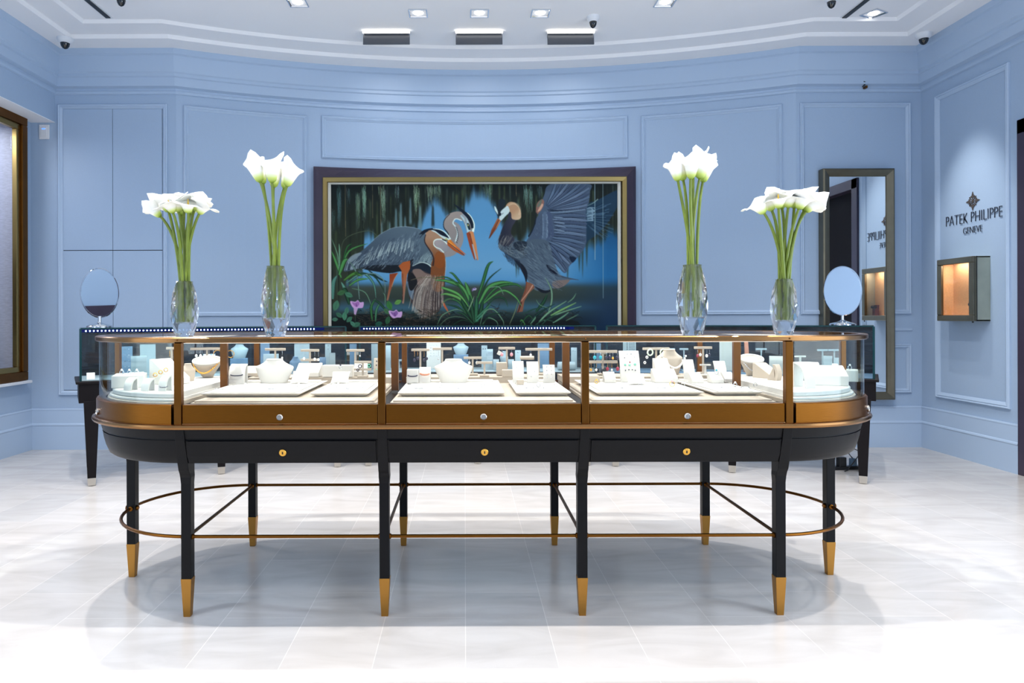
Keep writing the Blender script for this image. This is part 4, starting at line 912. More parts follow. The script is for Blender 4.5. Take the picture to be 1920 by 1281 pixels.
# ================================================================ three curved wall-side cases
BX, BY_, BR = .075, .03, 5.2
def back_case(xa, xb, label, n_led, lit):
    aa, ab = math.asin((xa-BX)/BR), math.asin((xb-BX)/BR); N = 14
    def pt(a, d, z): return (BX+(BR+d)*math.sin(a), BY_+(BR+d)*math.cos(a), z)
    def slab_arc(bm, d0, d1, z0, z1, a0=aa, a1=ab):
        pts = [pt(a0+(a1-a0)*i/N, d0, 0)[:2] for i in range(N+1)]+[pt(a1+(a0-a1)*i/N, d1, 0)[:2] for i in range(N+1)]
        return prism(bm, pts, z0, z1)
    mid = (aa+ab)/2; root = thing('wall_case', label, 'display case', pt(mid, .22, 0), 0, 'curved cases along the back wall')
    P = lambda name, bm, m, **k: loc_child(obj(name, bm, m, **k), root)
    e = .012/BR
    P('apron', slab_arc(BM(), -.02, .46, .548, .675, aa-e, ab+e), 'lacquer_back', bevel=.003)
    P('apron_moulding', slab_arc(BM(), -.035, .475, .672, .69, aa-2.4*e, ab+2.4*e), 'lacquer_back', bevel=.004)
    P('deck', slab_arc(BM(), .0, .44, .6895, .694), 'grey_velvet' if lit else 'blue_grey')  # the unlit case's shade is put into a darker deck colour
    g = .003/BR
    P('front_glass', slab_arc(BM(), -.006, .0, .69, 1.030), 'glass')
    P('glass_top', slab_arc(BM(), -.006, .446, 1.030, 1.038), 'glass_edge')
    P('glass_edge', slab_arc(BM(), -.012, -.004, 1.030, 1.038), 'teal_edge')
    for a in (aa, ab):
        sg = 1 if a == ab else -1
        P('end_glass', slab_arc(BM(), .0, .44, .69, 1.030, a-g, a+g), 'glass_edge'); P('corner_edge', slab_arc(BM(), -.010, .0, .69, 1.032, a-2.2*g, a+2.2*g), 'teal_edge')
    P('back_panel', slab_arc(BM(), .44, .455, .69, 1.030), 'slate')
    P('top_rail', slab_arc(BM(), .0, .014, 1.006, 1.029), 'black')
    for a in (aa+.012, mid, ab-.012):
        for d in (.02, .41):
            c = Vector(pt(a, d, 0)); bm = BM(); rz = -a; Rm = Matrix.Rotation(rz, 3, 'Z')
            def rg(z, h): return [c+Rm @ Vector((u*h, v*h, 0))+Vector((0, 0, z)) for u, v in ((-1, -1), (1, -1), (1, 1), (-1, 1))]
            R = rings_mesh(bm, [rg(.052, .025), rg(.56, .046)]); bm.faces.new(R[0]); bm.faces.new(R[-1]); lg = P('leg', bm, 'lacquer_back', bevel=.002)
            bm = BM(); R = rings_mesh(bm, [rg(.004, .022), rg(.053, .0255)]); bm.faces.new(R[0]); bm.faces.new(R[-1])
            t = obj('foot_cap', bm, 'nickel', None, bevel=.001); t.parent = lg
            bm = BM(); lathe(bm, [(.012, 0), (.012, .005)], 12, (c.x, c.y, 0)); t = obj('glide', bm, 'black', None); t.parent = lg
    if n_led:
        st_ = P('led_strip', slab_arc(BM(), -.0035, .0, 1.008, 1.027, aa+2*g, ab-.03), emit('led strip body', (16, 30, 120), .5))
        src = None
        for i in range(n_led):
            a = aa+.006+(ab-aa-.05)*i/(n_led-1)
            if src is None: src = bpy.data.meshes.new('led'); b_ = BM(); ball(b_, (0, 0, 0), .0046, 6, 5); b_.to_mesh(src); b_.free(); src.materials.append(M['led'])
            l = bpy.data.objects.new('led', src); COL.objects.link(l); l.parent = st_; l.location = pt(a, -.0055, 1.0175)
        mp_ = pt(mid, .10, 1.0)
        area('wall_case_light', mp_, (0, 0, -mid), (ab-aa)*BR*.9, .04, 4, (.75, .86, 1.0))
    else: area('wall_case_light', pt(mid, .10, 1.0), (0, 0, -mid), (ab-aa)*BR*.9, .04, 2.5, (.8, .9, 1.0))  # light from an unseen source, the rail of this case is unlit
    return pt
back_case(-2.50, -.875, 'curved black wall case at left with blue led strip, under the round mirror', 66, True)
back_case(-.775, .965, 'middle curved wall case with blue led strip under the mural', 69, True)
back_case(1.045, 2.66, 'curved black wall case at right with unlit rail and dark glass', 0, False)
# power strip and cable on the floor below the right case
pw = thing('power_strip', 'black power strip with plugs and looped cable on the floor at right', 'power strip', on_z(1592, 880, 0), .12)
obj('strip_body', box(BM(), (0, 0, .012), (.26, .05, .024)), 'black', pw, bevel=.004); obj('plug', box(BM(), (-.06, 0, .055), (.055, .045, .07)), 'black', pw, bevel=.006); obj('plug', box(BM(), (.03, 0, .05), (.04, .04, .055)), 'blue_grey', pw, bevel=.006)
obj('cable', tube(BM(), [(.03, 0, .075), (.01, .02, .11), (.06, .03, .14), (.10, .02, .12), (.07, 0, .09), (.0, -.04, .05), (-.06, -.07, .01), (-.09, -.08, .006)], .004, 6), 'black', pw, True)

# ================================================================ vases and callas
def vase(x, y, h, w, label, seed):
    rnd = random.Random(seed); n = 8; bm = BM(); rr = []
    prof = [(0, .62), (.07, .70), (.26, .93), (.42, 1.0), (.60, .97), (.80, .80), (.97, .60), (1, .58)]
    for i, (t, k) in enumerate(prof):
        off = (i % 2)*PI/n; rr.append([(w/2*k*math.cos(2*PI*j/n+off+rnd.uniform(-.06, .06))*(1+rnd.uniform(-.03, .03) if 0 < i < 7 else 1), w/2*k*math.sin(2*PI*j/n+off)*(1+rnd.uniform(-.03, .03) if 0 < i < 7 else 1), h*t) for j in range(n)])
    V = [[bm.verts.new(p) for p in r] for r in rr]
    for i in range(len(V)-1):
        A, B = V[i], V[i+1]
        for j in range(n):
            if i % 2 == 0: bm.faces.new((A[j], A[(j+1) % n], B[j])); bm.faces.new((A[(j+1) % n], B[(j+1) % n], B[j]))
            else: bm.faces.new((A[j], B[(j+1) % n], B[j])); bm.faces.new((A[j], A[(j+1) % n], B[(j+1) % n]))
    bm.faces.new(V[0][::-1])
    m = 16; ci = [[bm.verts.new((r*math.cos(2*PI*j/m), r*math.sin(2*PI*j/m), z)) for j in range(m)] for r, z in ((w*.235, h), (w*.225, h*.6), (w*.21, h*.26))]
    for A, B in zip(ci, ci[1:]):
        for j in range(m): bm.faces.new((A[(j+1) % m], A[j], B[j], B[(j+1) % m]))
    bm.faces.new(ci[-1])
    top = V[-1]+ci[0]; ed = []
    for L in (V[-1], ci[0]):
        for j in range(len(L)): ed.append(bm.edges.get((L[j], L[(j+1) % len(L)])) or bm.edges.new((L[j], L[(j+1) % len(L)])))
    bmesh.ops.bridge_loops(bm, edges=ed)
    me = bpy.data.meshes.new('crystal_vase'); bmesh.ops.recalc_face_normals(bm, faces=bm.faces); bm.to_mesh(me); bm.free()
    o = link('crystal_vase', me, 'crystal'); o.location = (x, y, ZT+.0005); tag(o, label, 'vase', 'faceted crystal vases on the counter'); return o
def calla(base, neck, tip, size, openness, yaw, label, group, rnd):
    """base: foot of the stem, neck: top of the stem, tip: direction of the bloom"""
    base, neck = Vector(base), Vector(neck); t = thing('calla_lily', label, 'flower', base, 0, group)
    d = Vector(tip).normalized(); out = neck-base; pts = []
    m1 = base+Vector((out.x*.12, out.y*.12, out.z*.45)); m2 = neck-d*out.z*.22; n = 14
    for i in range(n+1):
        u = i/n; p = base*(1-u)**3+m1*3*u*(1-u)**2+m2*3*u*u*(1-u)+neck*u**3; pts.append(p-base)
    obj('stem', tube(BM(), pts, [.0048+.0012*math.sin(PI*i/n) for i in range(n+1)], 8), 'stem', t, True)
    bm = BM(); uv = bm.loops.layers.uv.new('UVMap'); nu, nv = 22, 12; rings = []
    q = d.to_track_quat('Z', 'Y').to_matrix() @ Matrix.Rotation(yaw, 3, 'Z'); L = size
    for j in range(nv+1):
        v = j/nv; ring = []
        for i in range(nu):
            a = 2*PI*i/nu; lip = max(0, v-.6)/.4; tipk = math.exp(-((a-PI)/.42)**2)   # long pointed tip on one side
            low = math.cos(a)       # the overlapping front edge is lower
            r = L*(.09+.24*v**.55+(.01+.32*openness)*v**3+.10*openness*lip*lip*(1+.35*math.sin(3*a+yaw)))
            r += L*lip**2*(.22*tipk+.06*math.sin(5*a+yaw*3))*(.4+openness)
            z = L*(v*(.98-.28*openness)-(.16+.06*openness)*lip*max(0, low)+lip**1.5*tipk*(.34-.22*openness)-.14*openness*lip**2*(1-tipk)+.04*lip*math.sin(4*a+yaw*5))
            r *= (1-.12*math.cos(a)*(1-v))
            if v == 0: r = .0052
            ring.append(bm.verts.new((neck-base)+q @ Vector((r*math.cos(a), r*math.sin(a), z-.004))))
        rings.append(ring)
    for j in range(nv):
        for i in range(nu):
            f = bm.faces.new((rings[j][i], rings[j][(i+1) % nu], rings[j+1][(i+1) % nu], rings[j+1][i]))
            for l, (vv) in zip(f.loops, (j/nv, j/nv, (j+1)/nv, (j+1)/nv)): l[uv].uv = (0, vv)
    me = bpy.data.meshes.new('bloom'); bm.to_mesh(me); bm.free(); me.polygons.foreach_set('use_smooth', [True]*len(me.polygons)); o = link('bloom', me, 'cup', t)
    s = o.modifiers.new('solid', 'SOLIDIFY'); s.thickness = .0012
    obj('spadix', tube(BM(), [(neck-base)+d*L*.1, (neck-base)+d*L*.38, (neck-base)+d*L*.62], [.0035, .0035, .0015], 6), 'yellow_petal', t, True)
M['yellow_petal'] = mat('yellow spadix', (232, 190, 60), .6)
ORD = ['first', 'second', 'third', 'fourth', 'fifth', 'sixth', 'seventh', 'eighth', 'ninth', 'tenth', 'eleventh', 'twelfth']
def bouquet(vx, vy, vh, heads, place, seed):
    rnd = random.Random(seed); g = 'white callas in the '+place
    heads = sorted(heads, key=lambda h: h[0]); n = len(heads)
    for i, (px_, py_, dy, tx, ty, size, op) in enumerate(heads):
        nk = W(px_, py_, vy+dy); a = 2.4*i; bx, by = vx+.014*math.cos(a)*1.0, vy+.014*math.sin(a)
        tz = math.sqrt(max(.05, 1-tx*tx-ty*ty))
        which = 'leftmost' if i == 0 else 'rightmost' if i == n-1 else ORD[i]+' from the left'
        calla((bx, by, ZT+vh*.26+.004), nk, (tx, ty, tz), size, op, rnd.uniform(-.6, .6)+(0 if tx > 0 else PI), 'white calla lily, %s in the %s' % (which, place), g, rnd)
V1, V2, V3, V4 = [(WX(x, 2.56), 2.56) for x in (346, 516.5, 1298, 1470)]
vase(*V1, .203, .100, 'short faceted crystal vase at the left end of the counter', 1); vase(*V2, .258, .109, 'tall faceted crystal vase, second from the left', 2)
vase(*V3, .258, .114, 'tall faceted crystal vase, third from the left', 3); vase(*V4, .205, .098, 'short faceted crystal vase at the right end of the counter', 4)
#        neck px, py, depth offset, tilt x, tilt y, size, openness
bouquet(*V1, .203, [(300, 405, .02, -.70, -.1, .066, .45), (316, 396, .03, -.35, .2, .074, .95), (324, 398, -.03, -.25, -.3, .074, 1), (335, 396, .0, -.1, -.25, .078, 1), (346, 394, .04, 0, .3, .078, 1),
                    (353, 398, -.03, .1, -.3, .078, 1), (364, 394, .02, .25, .1, .078, 1), (374, 400, -.01, .5, -.1, .074, .95), (340, 402, .06, -.1, .35, .075, 1), (357, 400, .07, .1, .4, .075, .9)], 'short left vase', 11)
bouquet(*V2, .258, [(493, 344, .05, -.22, .15, .085, .2), (533, 352, .05, .26, .15, .078, .2), (488, 340, .0, -.30, -.1, .092, .22), (510, 341, -.01, -.03, -.15, .092, .18), (513, 350, .05, .02, .2, .08, .2), (538, 348, .0, .36, -.1, .090, .22)], 'tall vase second from left', 12)
bouquet(*V3, .258, [(1281, 337, .05, -.15, .15, .085, .25), (1271, 338, .0, -.22, -.1, .084, .3), (1295, 334, -.02, -.02, -.2, .086, .25), (1300, 330, .03, .05, .1, .098, .28), (1312, 334, .0, .18, -.1, .098, .32), (1318, 340, .04, .25, .15, .086, .25)], 'tall vase third from left', 13)
bouquet(*V4, .205, [(1432, 399, .0, -.62, -.1, .085, .75), (1447, 394, .03, -.35, .1, .080, .9), (1460, 389, -.02, -.15, -.25, .078, 1), (1466, 390, .04, -.05, .3, .078, 1), (1478, 388, .0, .05, -.2, .080, 1),
                    (1489, 389, .03, .15, .2, .080, .95), (1498, 391, -.02, .3, -.2, .078, .9), (1508, 394, .02, .5, .1, .080, .85), (1512, 396, .0, .65, -.1, .07, .8)], 'short vase at right end', 14)

# oval mirrors on the wall cases
def table_mirror(px, Y, label, rz, tilt):
    p = Vector((WX(px, Y), Y, 1.0385)); t = thing('table_mirror', label, 'mirror', p, rz)
    obj('base', lathe(BM(), [(.083, 0), (.083, .006), (.078, .012), (.05, .020), (.02, .028), (.012, .036)], 28), 'chrome', t, True)
    obj('pole', tube(BM(), [(0, 0, .03), (0, 0, .075)], .0105, 12), 'chrome', t, True)
    mt = Matrix.Translation((0, 0, .235)) @ Matrix.Rotation(tilt, 4, 'X') @ Matrix.Diagonal((1, 1, 1.42, 1)) @ disc_mt('y')
    r = .118
    bm = BM(); rings_mesh(bm, [[mt @ Vector((q*math.cos(2*PI*k/48), q*math.sin(2*PI*k/48), z)) for k in range(48)] for q, z in ((r-.005, .007), (r, .007), (r+.003, .0), (r, -.009), (r-.006, -.009), (r-.006, -.002))], wrap=True); obj('rim', bm, 'chrome', t, True)
    bm = BM(); lathe(bm, [(r-.002, 0), (r-.002, .004)], 48); bmesh.ops.transform(bm, matrix=mt, verts=bm.verts); obj('mirror_glass', bm, 'mirror', t)
table_mirror(187, 4.80, 'oval chrome table mirror on the left wall case', .30, math.radians(3.9))
table_mirror(1580, 4.80, 'oval chrome table mirror on the right wall case, before the tall mirror', -.30, math.radians(-2))

# ================================================================ display props and jewellery
ZD = ZG-.012                       # deck of the counter
# liners: parts of the counter, one per bay
for a, b in zip(PXS, PXS[1:]):
    bm = BM(); box(bm, ((a+b)/2, KY, ZD+.006), (b-a-.05, .872, .012)); box(bm, ((a+b)/2, KY, ZD+.015), (b-a-.07, .850, .007)); dpart('deck_liner', bm, 'cream', bevel=.001)
def dshape(bm, R, side, z0, z1, inset=.0, bev=.004):
    n = 18; out = lambda r: [(KX+side*(HS+inset), KY-r), *[(KX+side*(HS+inset+r*math.cos(a)*.985), KY+r*math.sin(a)) for a in [(-.5+i/n)*PI for i in range(n+1)]], (KX+side*(HS+inset), KY+r)]
    R_ = rings_mesh(bm, [[(x, y, z) for x, y in out(r)] for r, z in ((R-bev, z0), (R, z0+bev), (R, z1-bev), (R-bev, z1))]); bm.faces.new(R_[0][::-1]); bm.faces.new(R_[-1]); return bm
for sd, nm in ((-1, 'left'), (1, 'right')):
    dpart('deck_liner', dshape(BM(), .43, sd, ZD, ZD+.014, .022, .002), 'cream')
    tag(obj('display_plate', dshape(BM(), .415, sd, ZD+.0145, ZD+.024, .03, .002), 'white_velvet'), 'white half-round plate, the wider lower one in the counter\'s %s end' % nm, 'plate')
    tag(obj('display_plate', dshape(BM(), .395, sd, ZD+.0245, ZD+.044, .04, .004), 'white_velvet'), 'white half-round plate, the thick upper one in the counter\'s %s end' % nm, 'plate')
ZE = ZD+.0445; ZB = ZD+.0185; ZTOP = .8125
def tray(x0, x1, y0, y1, z0, z1, label, m='white_velvet', flare=.024, pad=True):
    t = thing('display_tray', label, 'tray', ((x0+x1)/2, (y0+y1)/2, z0)); hx, hy, h = (x1-x0)/2, (y1-y0)/2, z1-z0; bm = BM()
    rr = [[(a*(hx-o), b*(hy-o), z) for a, b in ((-1, -1), (1, -1), (1, 1), (-1, 1))] for o, z in ((flare, 0), (.001, h-.003), (0, h), (.008, h), (.010, h-.002))]
    R = rings_mesh(bm, rr); bm.faces.new(R[0]); bm.faces.new(R[-1]); obj('tray_body', bm, m, t)
    if pad:
        bm = BM(); box(bm, (0, -hy*.18, h+.0005), (2*hx-.05, 2*hy*.74, .004)); box(bm, (0, hy*.80, h+.002), (2*hx-.05, 2*hy*.12, .008)); obj('tray_pad', bm, m, t, bevel=.0015)
    return t
tray(-1.005, -.625, 2.66, 3.19, ZB, ZTOP, 'wide white tray at the front of the left bay'); tray(-.590, -.365, 2.66, 3.19, ZB, ZTOP, 'narrower white tray at the front right of the left bay')
tray(-.255, .152, 2.66, 3.19, ZB, ZTOP, 'wide white tray at the front of the middle bay'); tray(.196, .405, 2.66, 3.19, ZB, ZTOP, 'narrower white tray at the front right of the middle bay')
tray(.500, .912, 2.66, 3.19, ZB, ZTOP, 'wide white tray at the front of the right bay'); tray(.945, 1.135, 2.66, 3.19, ZB, ZTOP, 'narrower white tray at the front right of the right bay')
ZS = ZB+.027
for x0, x1, w in ((-1.0, -.80, 'left bay, under the gold necklace'), (-.78, -.58, 'left bay, behind the bust'), (-.56, -.33, 'left bay, beside the second post'), (-.27, -.03, 'middle bay, at its left'), (.0, .22, 'middle bay, behind the bust'), (.24, .40, 'middle bay, at its right'),
                  (.45, .66, 'right bay, under the coloured earrings'), (.68, .90, 'right bay, behind the pearl bust'), (.92, 1.13, 'right bay, at its right')):
    tray(x0, x1, 3.215, 3.405, ZB, ZS, 'low cream riser at the back of the '+w, 'cream', .001, False)

def at(px_, Y, z): return (WX(px_, Y), Y, z)
def P2(v, Y): return v*Y/F
def mesh_thing(name, bm, m, label, cat, loc, rz=0, group=None, smooth=False, bevel=0):
    o = obj(name, bm, m, None, smooth, bevel); o.location = loc; o.rotation_euler = (0, 0, rz); return tag(o, label, cat, group)
def bust(px_, Y, z, w, h, label, rz=0, m='white_velvet'):
    w, h = P2(w, Y), P2(h, Y); bm = BM(); n = 28
    prof = [(0, .335, .13, 0), (.02, .34, .135, 0), (.3, .42, .15, .01), (.60, .497, .15, .03), (.655, .50, .14, .035), (.70, .47, .13, .045), (.76, .38, .13, .055), (.84, .29, .13, .065), (.91, .235, .13, .07), (.955, .215, .13, .07), (.965, .222, .135, .07), (.985, .218, .132, .07), (1.0, .19, .11, .07)]
    rr = []
    for t, k, d, o in prof:
        ring = []
        for i in range(n):
            a = 2*PI*i/n; c, s = math.cos(a), math.sin(a); ring.append((w*k*math.copysign(abs(c)**.8, c), w*d*s*1.1+h*o*1.2+w*.06*(k/.5)*(c*c), h*t))
        rr.append(ring)
    R = rings_mesh(bm, rr); bm.faces.new(R[0]); bm.faces.new(R[-1]); return mesh_thing('necklace_bust', bm, m, label, 'jewellery bust', at(px_, Y, z), rz, None, True)
def pillow(px_, Y, z, w, h, label, rz=0, tilt=35, m='white_velvet'):
    w, h = P2(w, Y), P2(h, Y)/math.sin(math.radians(tilt+22)); bm = BM(); n = 12; top = []; 
    for s_ in (1, -1):
        G = []
        for i in range(n+1):
            row = []
            for j in range(n+1):
                u, v = -1+2*i/n, -1+2*j/n; th = max(0, (1-u*u)*(1-v*v))**.42
                row.append((u*(1-.09*(1-v*v))*w/2, v*(1-.09*(1-u*u))*h/2, s_*th*w*.17))
            G.append(row)
        V = [[bm.verts.new(p) for p in r] for r in G]
        for i in range(n):
            for j in range(n): bm.faces.new((V[i][j], V[i+1][j], V[i+1][j+1], V[i][j+1]))
    bmesh.ops.remove_doubles(bm, verts=bm.verts, dist=1e-5); bmesh.ops.rotate(bm, verts=bm.verts, cent=(0, 0, 0), matrix=Matrix.Rotation(math.radians(tilt), 3, 'X'))
    zm = min(v.co.z for v in bm.verts); bmesh.ops.translate(bm, verts=bm.verts, vec=(0, 0, -zm)); return mesh_thing('display_pillow', bm, m, label, 'pillow', at(px_, Y, z), rz, None, True)
def wedge(px_, Y, z, w, h, d, label, rz=0, low=.35, m='white_velvet', name='display_ramp'):
    w, h = P2(w, Y), P2(h, Y); bm = BM(); extrude(bm, [(-w/2, -d/2, 0), (-w/2, d/2, 0), (-w/2, d/2, h), (-w/2, d/2-.012, h), (-w/2, -d/2, h*low)], (w, 0, 0)); return mesh_thing(name, bm, m, label, 'display stand', at(px_, Y, z), rz, None, False, .002)
def block(px_, Y, z, w, h, d, label, rz=0, m='white_velvet', name='display_block'):
    w, h = P2(w, Y), P2(h, Y); return mesh_thing(name, box(BM(), (0, 0, h/2), (w, d, h)), m, label, 'display stand', at(px_, Y, z), rz, None, False, .002)
def lean(px_, Y, z, w, h, label, rz=0, ang=16, m='white_velvet', name='display_board', dots=None):
    w, h = P2(w, Y), P2(h, Y); t = thing(name, label, 'display board', at(px_, Y, z), rz); A = Matrix.Rotation(-math.radians(ang), 4, 'X'); bm = BM()
    n = 8; f = []; 
    for i in range(n+1): u = i/n; f.append((-w/2, -.010*math.sin(PI*u)*1.0+u*h*math.tan(math.radians(ang)), u*h))
    b = [(x, y+.012, zz) for x, y, zz in f[::-1]]; extrude(bm, f+b, (w, 0, 0)); obj('board', bm, m, t, bevel=.001)
    obj('easel', extrude(BM(), [(-.006, .012, 0), (-.006, h*math.tan(math.radians(ang))+.012, h*.9), (-.006, .05, 0)], (.012, 0, 0)), m, t)
    if dots:
        for (u, v, r, mm) in dots:
            bm = BM(); ball(bm, (u*w/2, -.010*math.sin(PI*v)+v*h*math.tan(math.radians(ang))-.001, v*h), r, 8, 6); obj('jewel', bm, mm, t, True)
    return t
def arch(px_, Y, z, w, h, label, rz=0, m='white_velvet', depth=.05):
    w, h = P2(w, Y), P2(h, Y); n = 10; f = [(-w/2, -depth*math.cos(PI/2*i/n), h*math.sin(PI/2*i/n)) for i in range(n+1)]; b = [(x, y*(1-.006/depth)+.0005, zz*(1-.006/h)) for x, y, zz in f[::-1]]
    bm = extrude(BM(), f+b, (w, 0, 0)); box(bm, (0, .003, h*.5), (w, .006, h)); return mesh_thing('bracelet_ramp', bm, m, label, 'display stand', at(px_, Y, z), rz, None, True)
def tstand(px_, Y, z, w, ytop, label, rz=0, m='cream', bh=4.5, y2=None):
    """T stand whose bar top appears at row ytop"""
    H = EYE-(ytop-CY+TILT*(px_-CX))/F*Y-z; w, b = P2(w, Y), P2(bh, Y); t = thing('earring_stand', label, 'earring stand', at(px_, Y, z), rz)
    obj('base', box(BM(), (0, 0, .004), (min(w*.6, .05), .035, .008)), m, t, bevel=.0015); obj('pole', box(BM(), (0, 0, H/2), (.0085, .006, H-.002)), m, t)
    obj('bar', box(BM(), (0, 0, H-b/2), (w, .012, b)), m, t, bevel=.0012)
    if y2: h2 = EYE-(y2-CY)/F*Y-z; obj('bar', box(BM(), (0, -.002, h2-b/2), (w, .014, b)), m, t, bevel=.0012)
    return t
def roll(px_, Y, z, w, h, label, rz=0, m='white_velvet'):
    w, r = P2(w, Y), P2(h, Y)/2; bm = tube(BM(), [(-w/2, 0, r), (-w/2+.004, 0, r), (w/2-.004, 0, r), (w/2, 0, r)], [r*.9, r, r, r*.9], 20); return mesh_thing('bracelet_roll', bm, m, label, 'display stand', at(px_, Y, z), rz, None, True)
def neckform(px_, Y, z, w, h, label, m='cream'):
    w, h = P2(w, Y), P2(h, Y); t = thing('necklace_form', label, 'jewellery bust', at(px_, Y, z)); bm = BM(); n = 28
    rr = [[(w*k*math.cos(2*PI*i/n), w*d*math.sin(2*PI*i/n)+o*h, h*(tt+sl*math.sin(2*PI*i/n))) for i in range(n)] for k, d, o, tt, sl in ((.18, .12, .1, 0, 0), (.22, .15, .08, .12, .02), (.40, .26, .02, .5, .10), (.50, .33, .0, .74, .16), (.49, .32, .0, .80, .17), (.34, .22, .06, .86, .14), (.28, .17, .08, .80, .12))]
    R = rings_mesh(bm, rr); bm.faces.new(R[0]); bm.faces.new(R[-1]); obj('form', bm, m, t, True)
    obj('collar', tube(BM(), [(w*.47*math.cos(a), w*.31*math.sin(a), h*(.84+.16*math.sin(a))) for a in [2*PI*i/28 for i in range(28)]], .006, 8, True), 'white_velvet', t, True); return t
def garland(px_, Y, z, w, h, r, label, m, n=22, name='necklace', front=.33, zt=.78):
    """beads hanging in a catenary on the front of a form"""
    w, h = P2(w, Y), P2(h, Y); bm = BM()
    for i in range(n):
        u = -1+2*i/(n-1); ball(bm, (u*w/2*.96, -w*front*math.sqrt(max(0, 1-u*u*.9))-.004, h*(zt-.52*(1-u*u))), r, 8, 6)
    tube(bm, [(u*w/2*.96, -w*front*math.sqrt(max(0, 1-u*u*.9))-.003, h*(zt-.52*(1-u*u))) for u in [-1+2*i/16 for i in range(17)]], r*.3, 6)
    return mesh_thing(name, bm, m, label, 'necklace', at(px_, Y, z), 0, None, True)
def hoop(px_, py_, Y, r, t, label, m, name='hoop_earring'):
    r = P2(r, Y); p = W(px_, py_, Y); bm = tube(BM(), [(r*math.cos(a), 0, r*math.sin(a)) for a in [2*PI*i/24 for i in range(24)]], t, 8, True); return mesh_thing(name, bm, m, label, 'jewellery', p, .3, None, True)
def drop(px_, py_, Y, h, r, label, m, ml='white_gold'):
    h, r = P2(h, Y), P2(r, Y); p = W(px_, py_, Y); t = thing('drop_earring', label, 'jewellery', p); obj('hook', tube(BM(), [(0, 0, 0), (.001, -.001, -h*.3), (0, 0, -h*.55)], .0008, 5), ml, t); bm = BM(); ball(bm, (0, 0, -h+r), r, 10, 8, (1, .7, 1.25)); obj('stone', bm, m, t, True)
def ringlet(px_, Y, z, r, label, m, gem=None):
    t = thing('finger_ring', label, 'jewellery', at(px_, Y, z)); obj('band', tube(BM(), [(r*math.cos(a), 0, r+.001+r*math.sin(a)) for a in [2*PI*i/18 for i in range(18)]], .0014, 6, True), m, t, True)
    if gem: obj('stone', ball(BM(), (0, 0, 2*r+.003), .0045, 8, 6), gem, t, True)
def bangle(px_, Y, z, r, label, m, th=.002, tilt=.0):
    bm = tube(BM(), [(r*math.cos(a), r*math.sin(a)*.8, th+.0005+tilt*math.sin(a)) for a in [2*PI*i/26 for i in range(26)]], th, 6, True); return mesh_thing('bracelet', bm, m, label, 'bracelet', at(px_, Y, z), 0, None, True)
def cuff(px_, Y, z, w, dy, label, m, th=.0022):     # bracelet strapped over a stand's front
    w = P2(w, Y); bm = tube(BM(), [(w/2*math.cos(a), -dy-.006*math.sin(a)*1.5, 0-.004*math.sin(a)) for a in [PI*i/14 for i in range(15)]], th, 6); return mesh_thing('bracelet', bm, m, label, 'bracelet', at(px_, Y, z), 0, None, True)
ZP = ZTOP+.0030     # top of the tray pads
TF = 3.02           # props stand on the back part of the trays
L, Mi, R_ = 'in the left bay', 'in the middle bay', 'in the right bay'
# --- left bay
bust(513, TF+.03, ZP, 72, 45, 'white necklace bust '+L)
arch(449, TF+.03, ZP, 29, 36, 'white curved bracelet stand left of the bust '+L, depth=.045); cuff(449, TF+.03, ZP+.040, 22, .040, 'dark slim bracelet on the curved stand left of the left bust', 'dark_gem')
pillow(563, TF+.02, ZP, 34, 30, 'white pillow right of the bust '+L, tilt=42); pillow(638, TF+.02, ZP, 34, 28, 'white pillow on the narrow tray '+L, tilt=42)
ringlet(638, TF+.01, ZP+.062, .007, 'small dark ring perched on the pillow of the narrow left tray', 'white_gold', 'dark_gem')
block(634, 3.27, ZS, 56, 22, .05, 'white curved-back block behind the pillow '+L, name='display_block'); wedge(579, 3.30, ZS, 44, 24, .09, 'white ramp behind the first pillow '+L)
wedge(474, 3.33, ZS, 24, 18, .07, 'cream ramp behind the bracelet stand '+L, m='cream'); pillow(440, 3.28, ZS, 26, 24, 'cream pillow beside the inner post '+L, tilt=50, m='cream')
neckform(388, 3.25, ZS, 54, 38, 'cream necklace form with white collar '+L); garland(388, 3.25, ZS, 50, 36, .0042, 'chunky yellow gold necklace on the cream form '+L, 'yellow_gold', 24)
bust(354, 3.08, ZP, 30, 36, 'small white bust turned sideways at the left of the left bay', .9, 'cream')
tstand(388, 3.36, ZS, 60, 652, 'long cream earring bar over the gold necklace '+L, .12); hoop(408, 664, 3.34, 7, .0016, 'thin gold hoop hanging left on the long bar '+L, 'yellow_gold'); hoop(432, 664, 3.34, 6.5, .0016, 'thin gold hoop hanging beside the inner post '+L, 'yellow_gold')
for i in range(5): drop(368+i*8, 657, 3.35, 13, 2.6, 'silver beaded drop earring, %s under the long bar in the left bay' % ORD[i], 'pearl')
tstand(516, 3.37, ZS, 38, 653, 'cream earring stand above the bust '+L); drop(529, 658, 3.36, 15, 1.8, 'slim pale drop earring on the stand above the left bust', 'pearl')
tstand(581, 3.34, ZS, 34, 655, 'cream earring stand with pearl strands '+L, y2=672)
for i, x in enumerate((570, 590, 597)): drop(x, 658+i, 3.32, 17, 2.3, 'pearl strand earring, %s on the pearl stand in the left bay' % ORD[i], 'pearl')
tstand(666, 3.36, ZS, 34, 655, 'cream earring stand at the right '+L); drop(675, 660, 3.345, 9, 1.6, 'small drop earring on the right stand in the left bay', 'white_gold')
wedge(676, 3.33, ZS, 24, 24, .05, 'pale jewellery box with lid beside the right stand '+L)
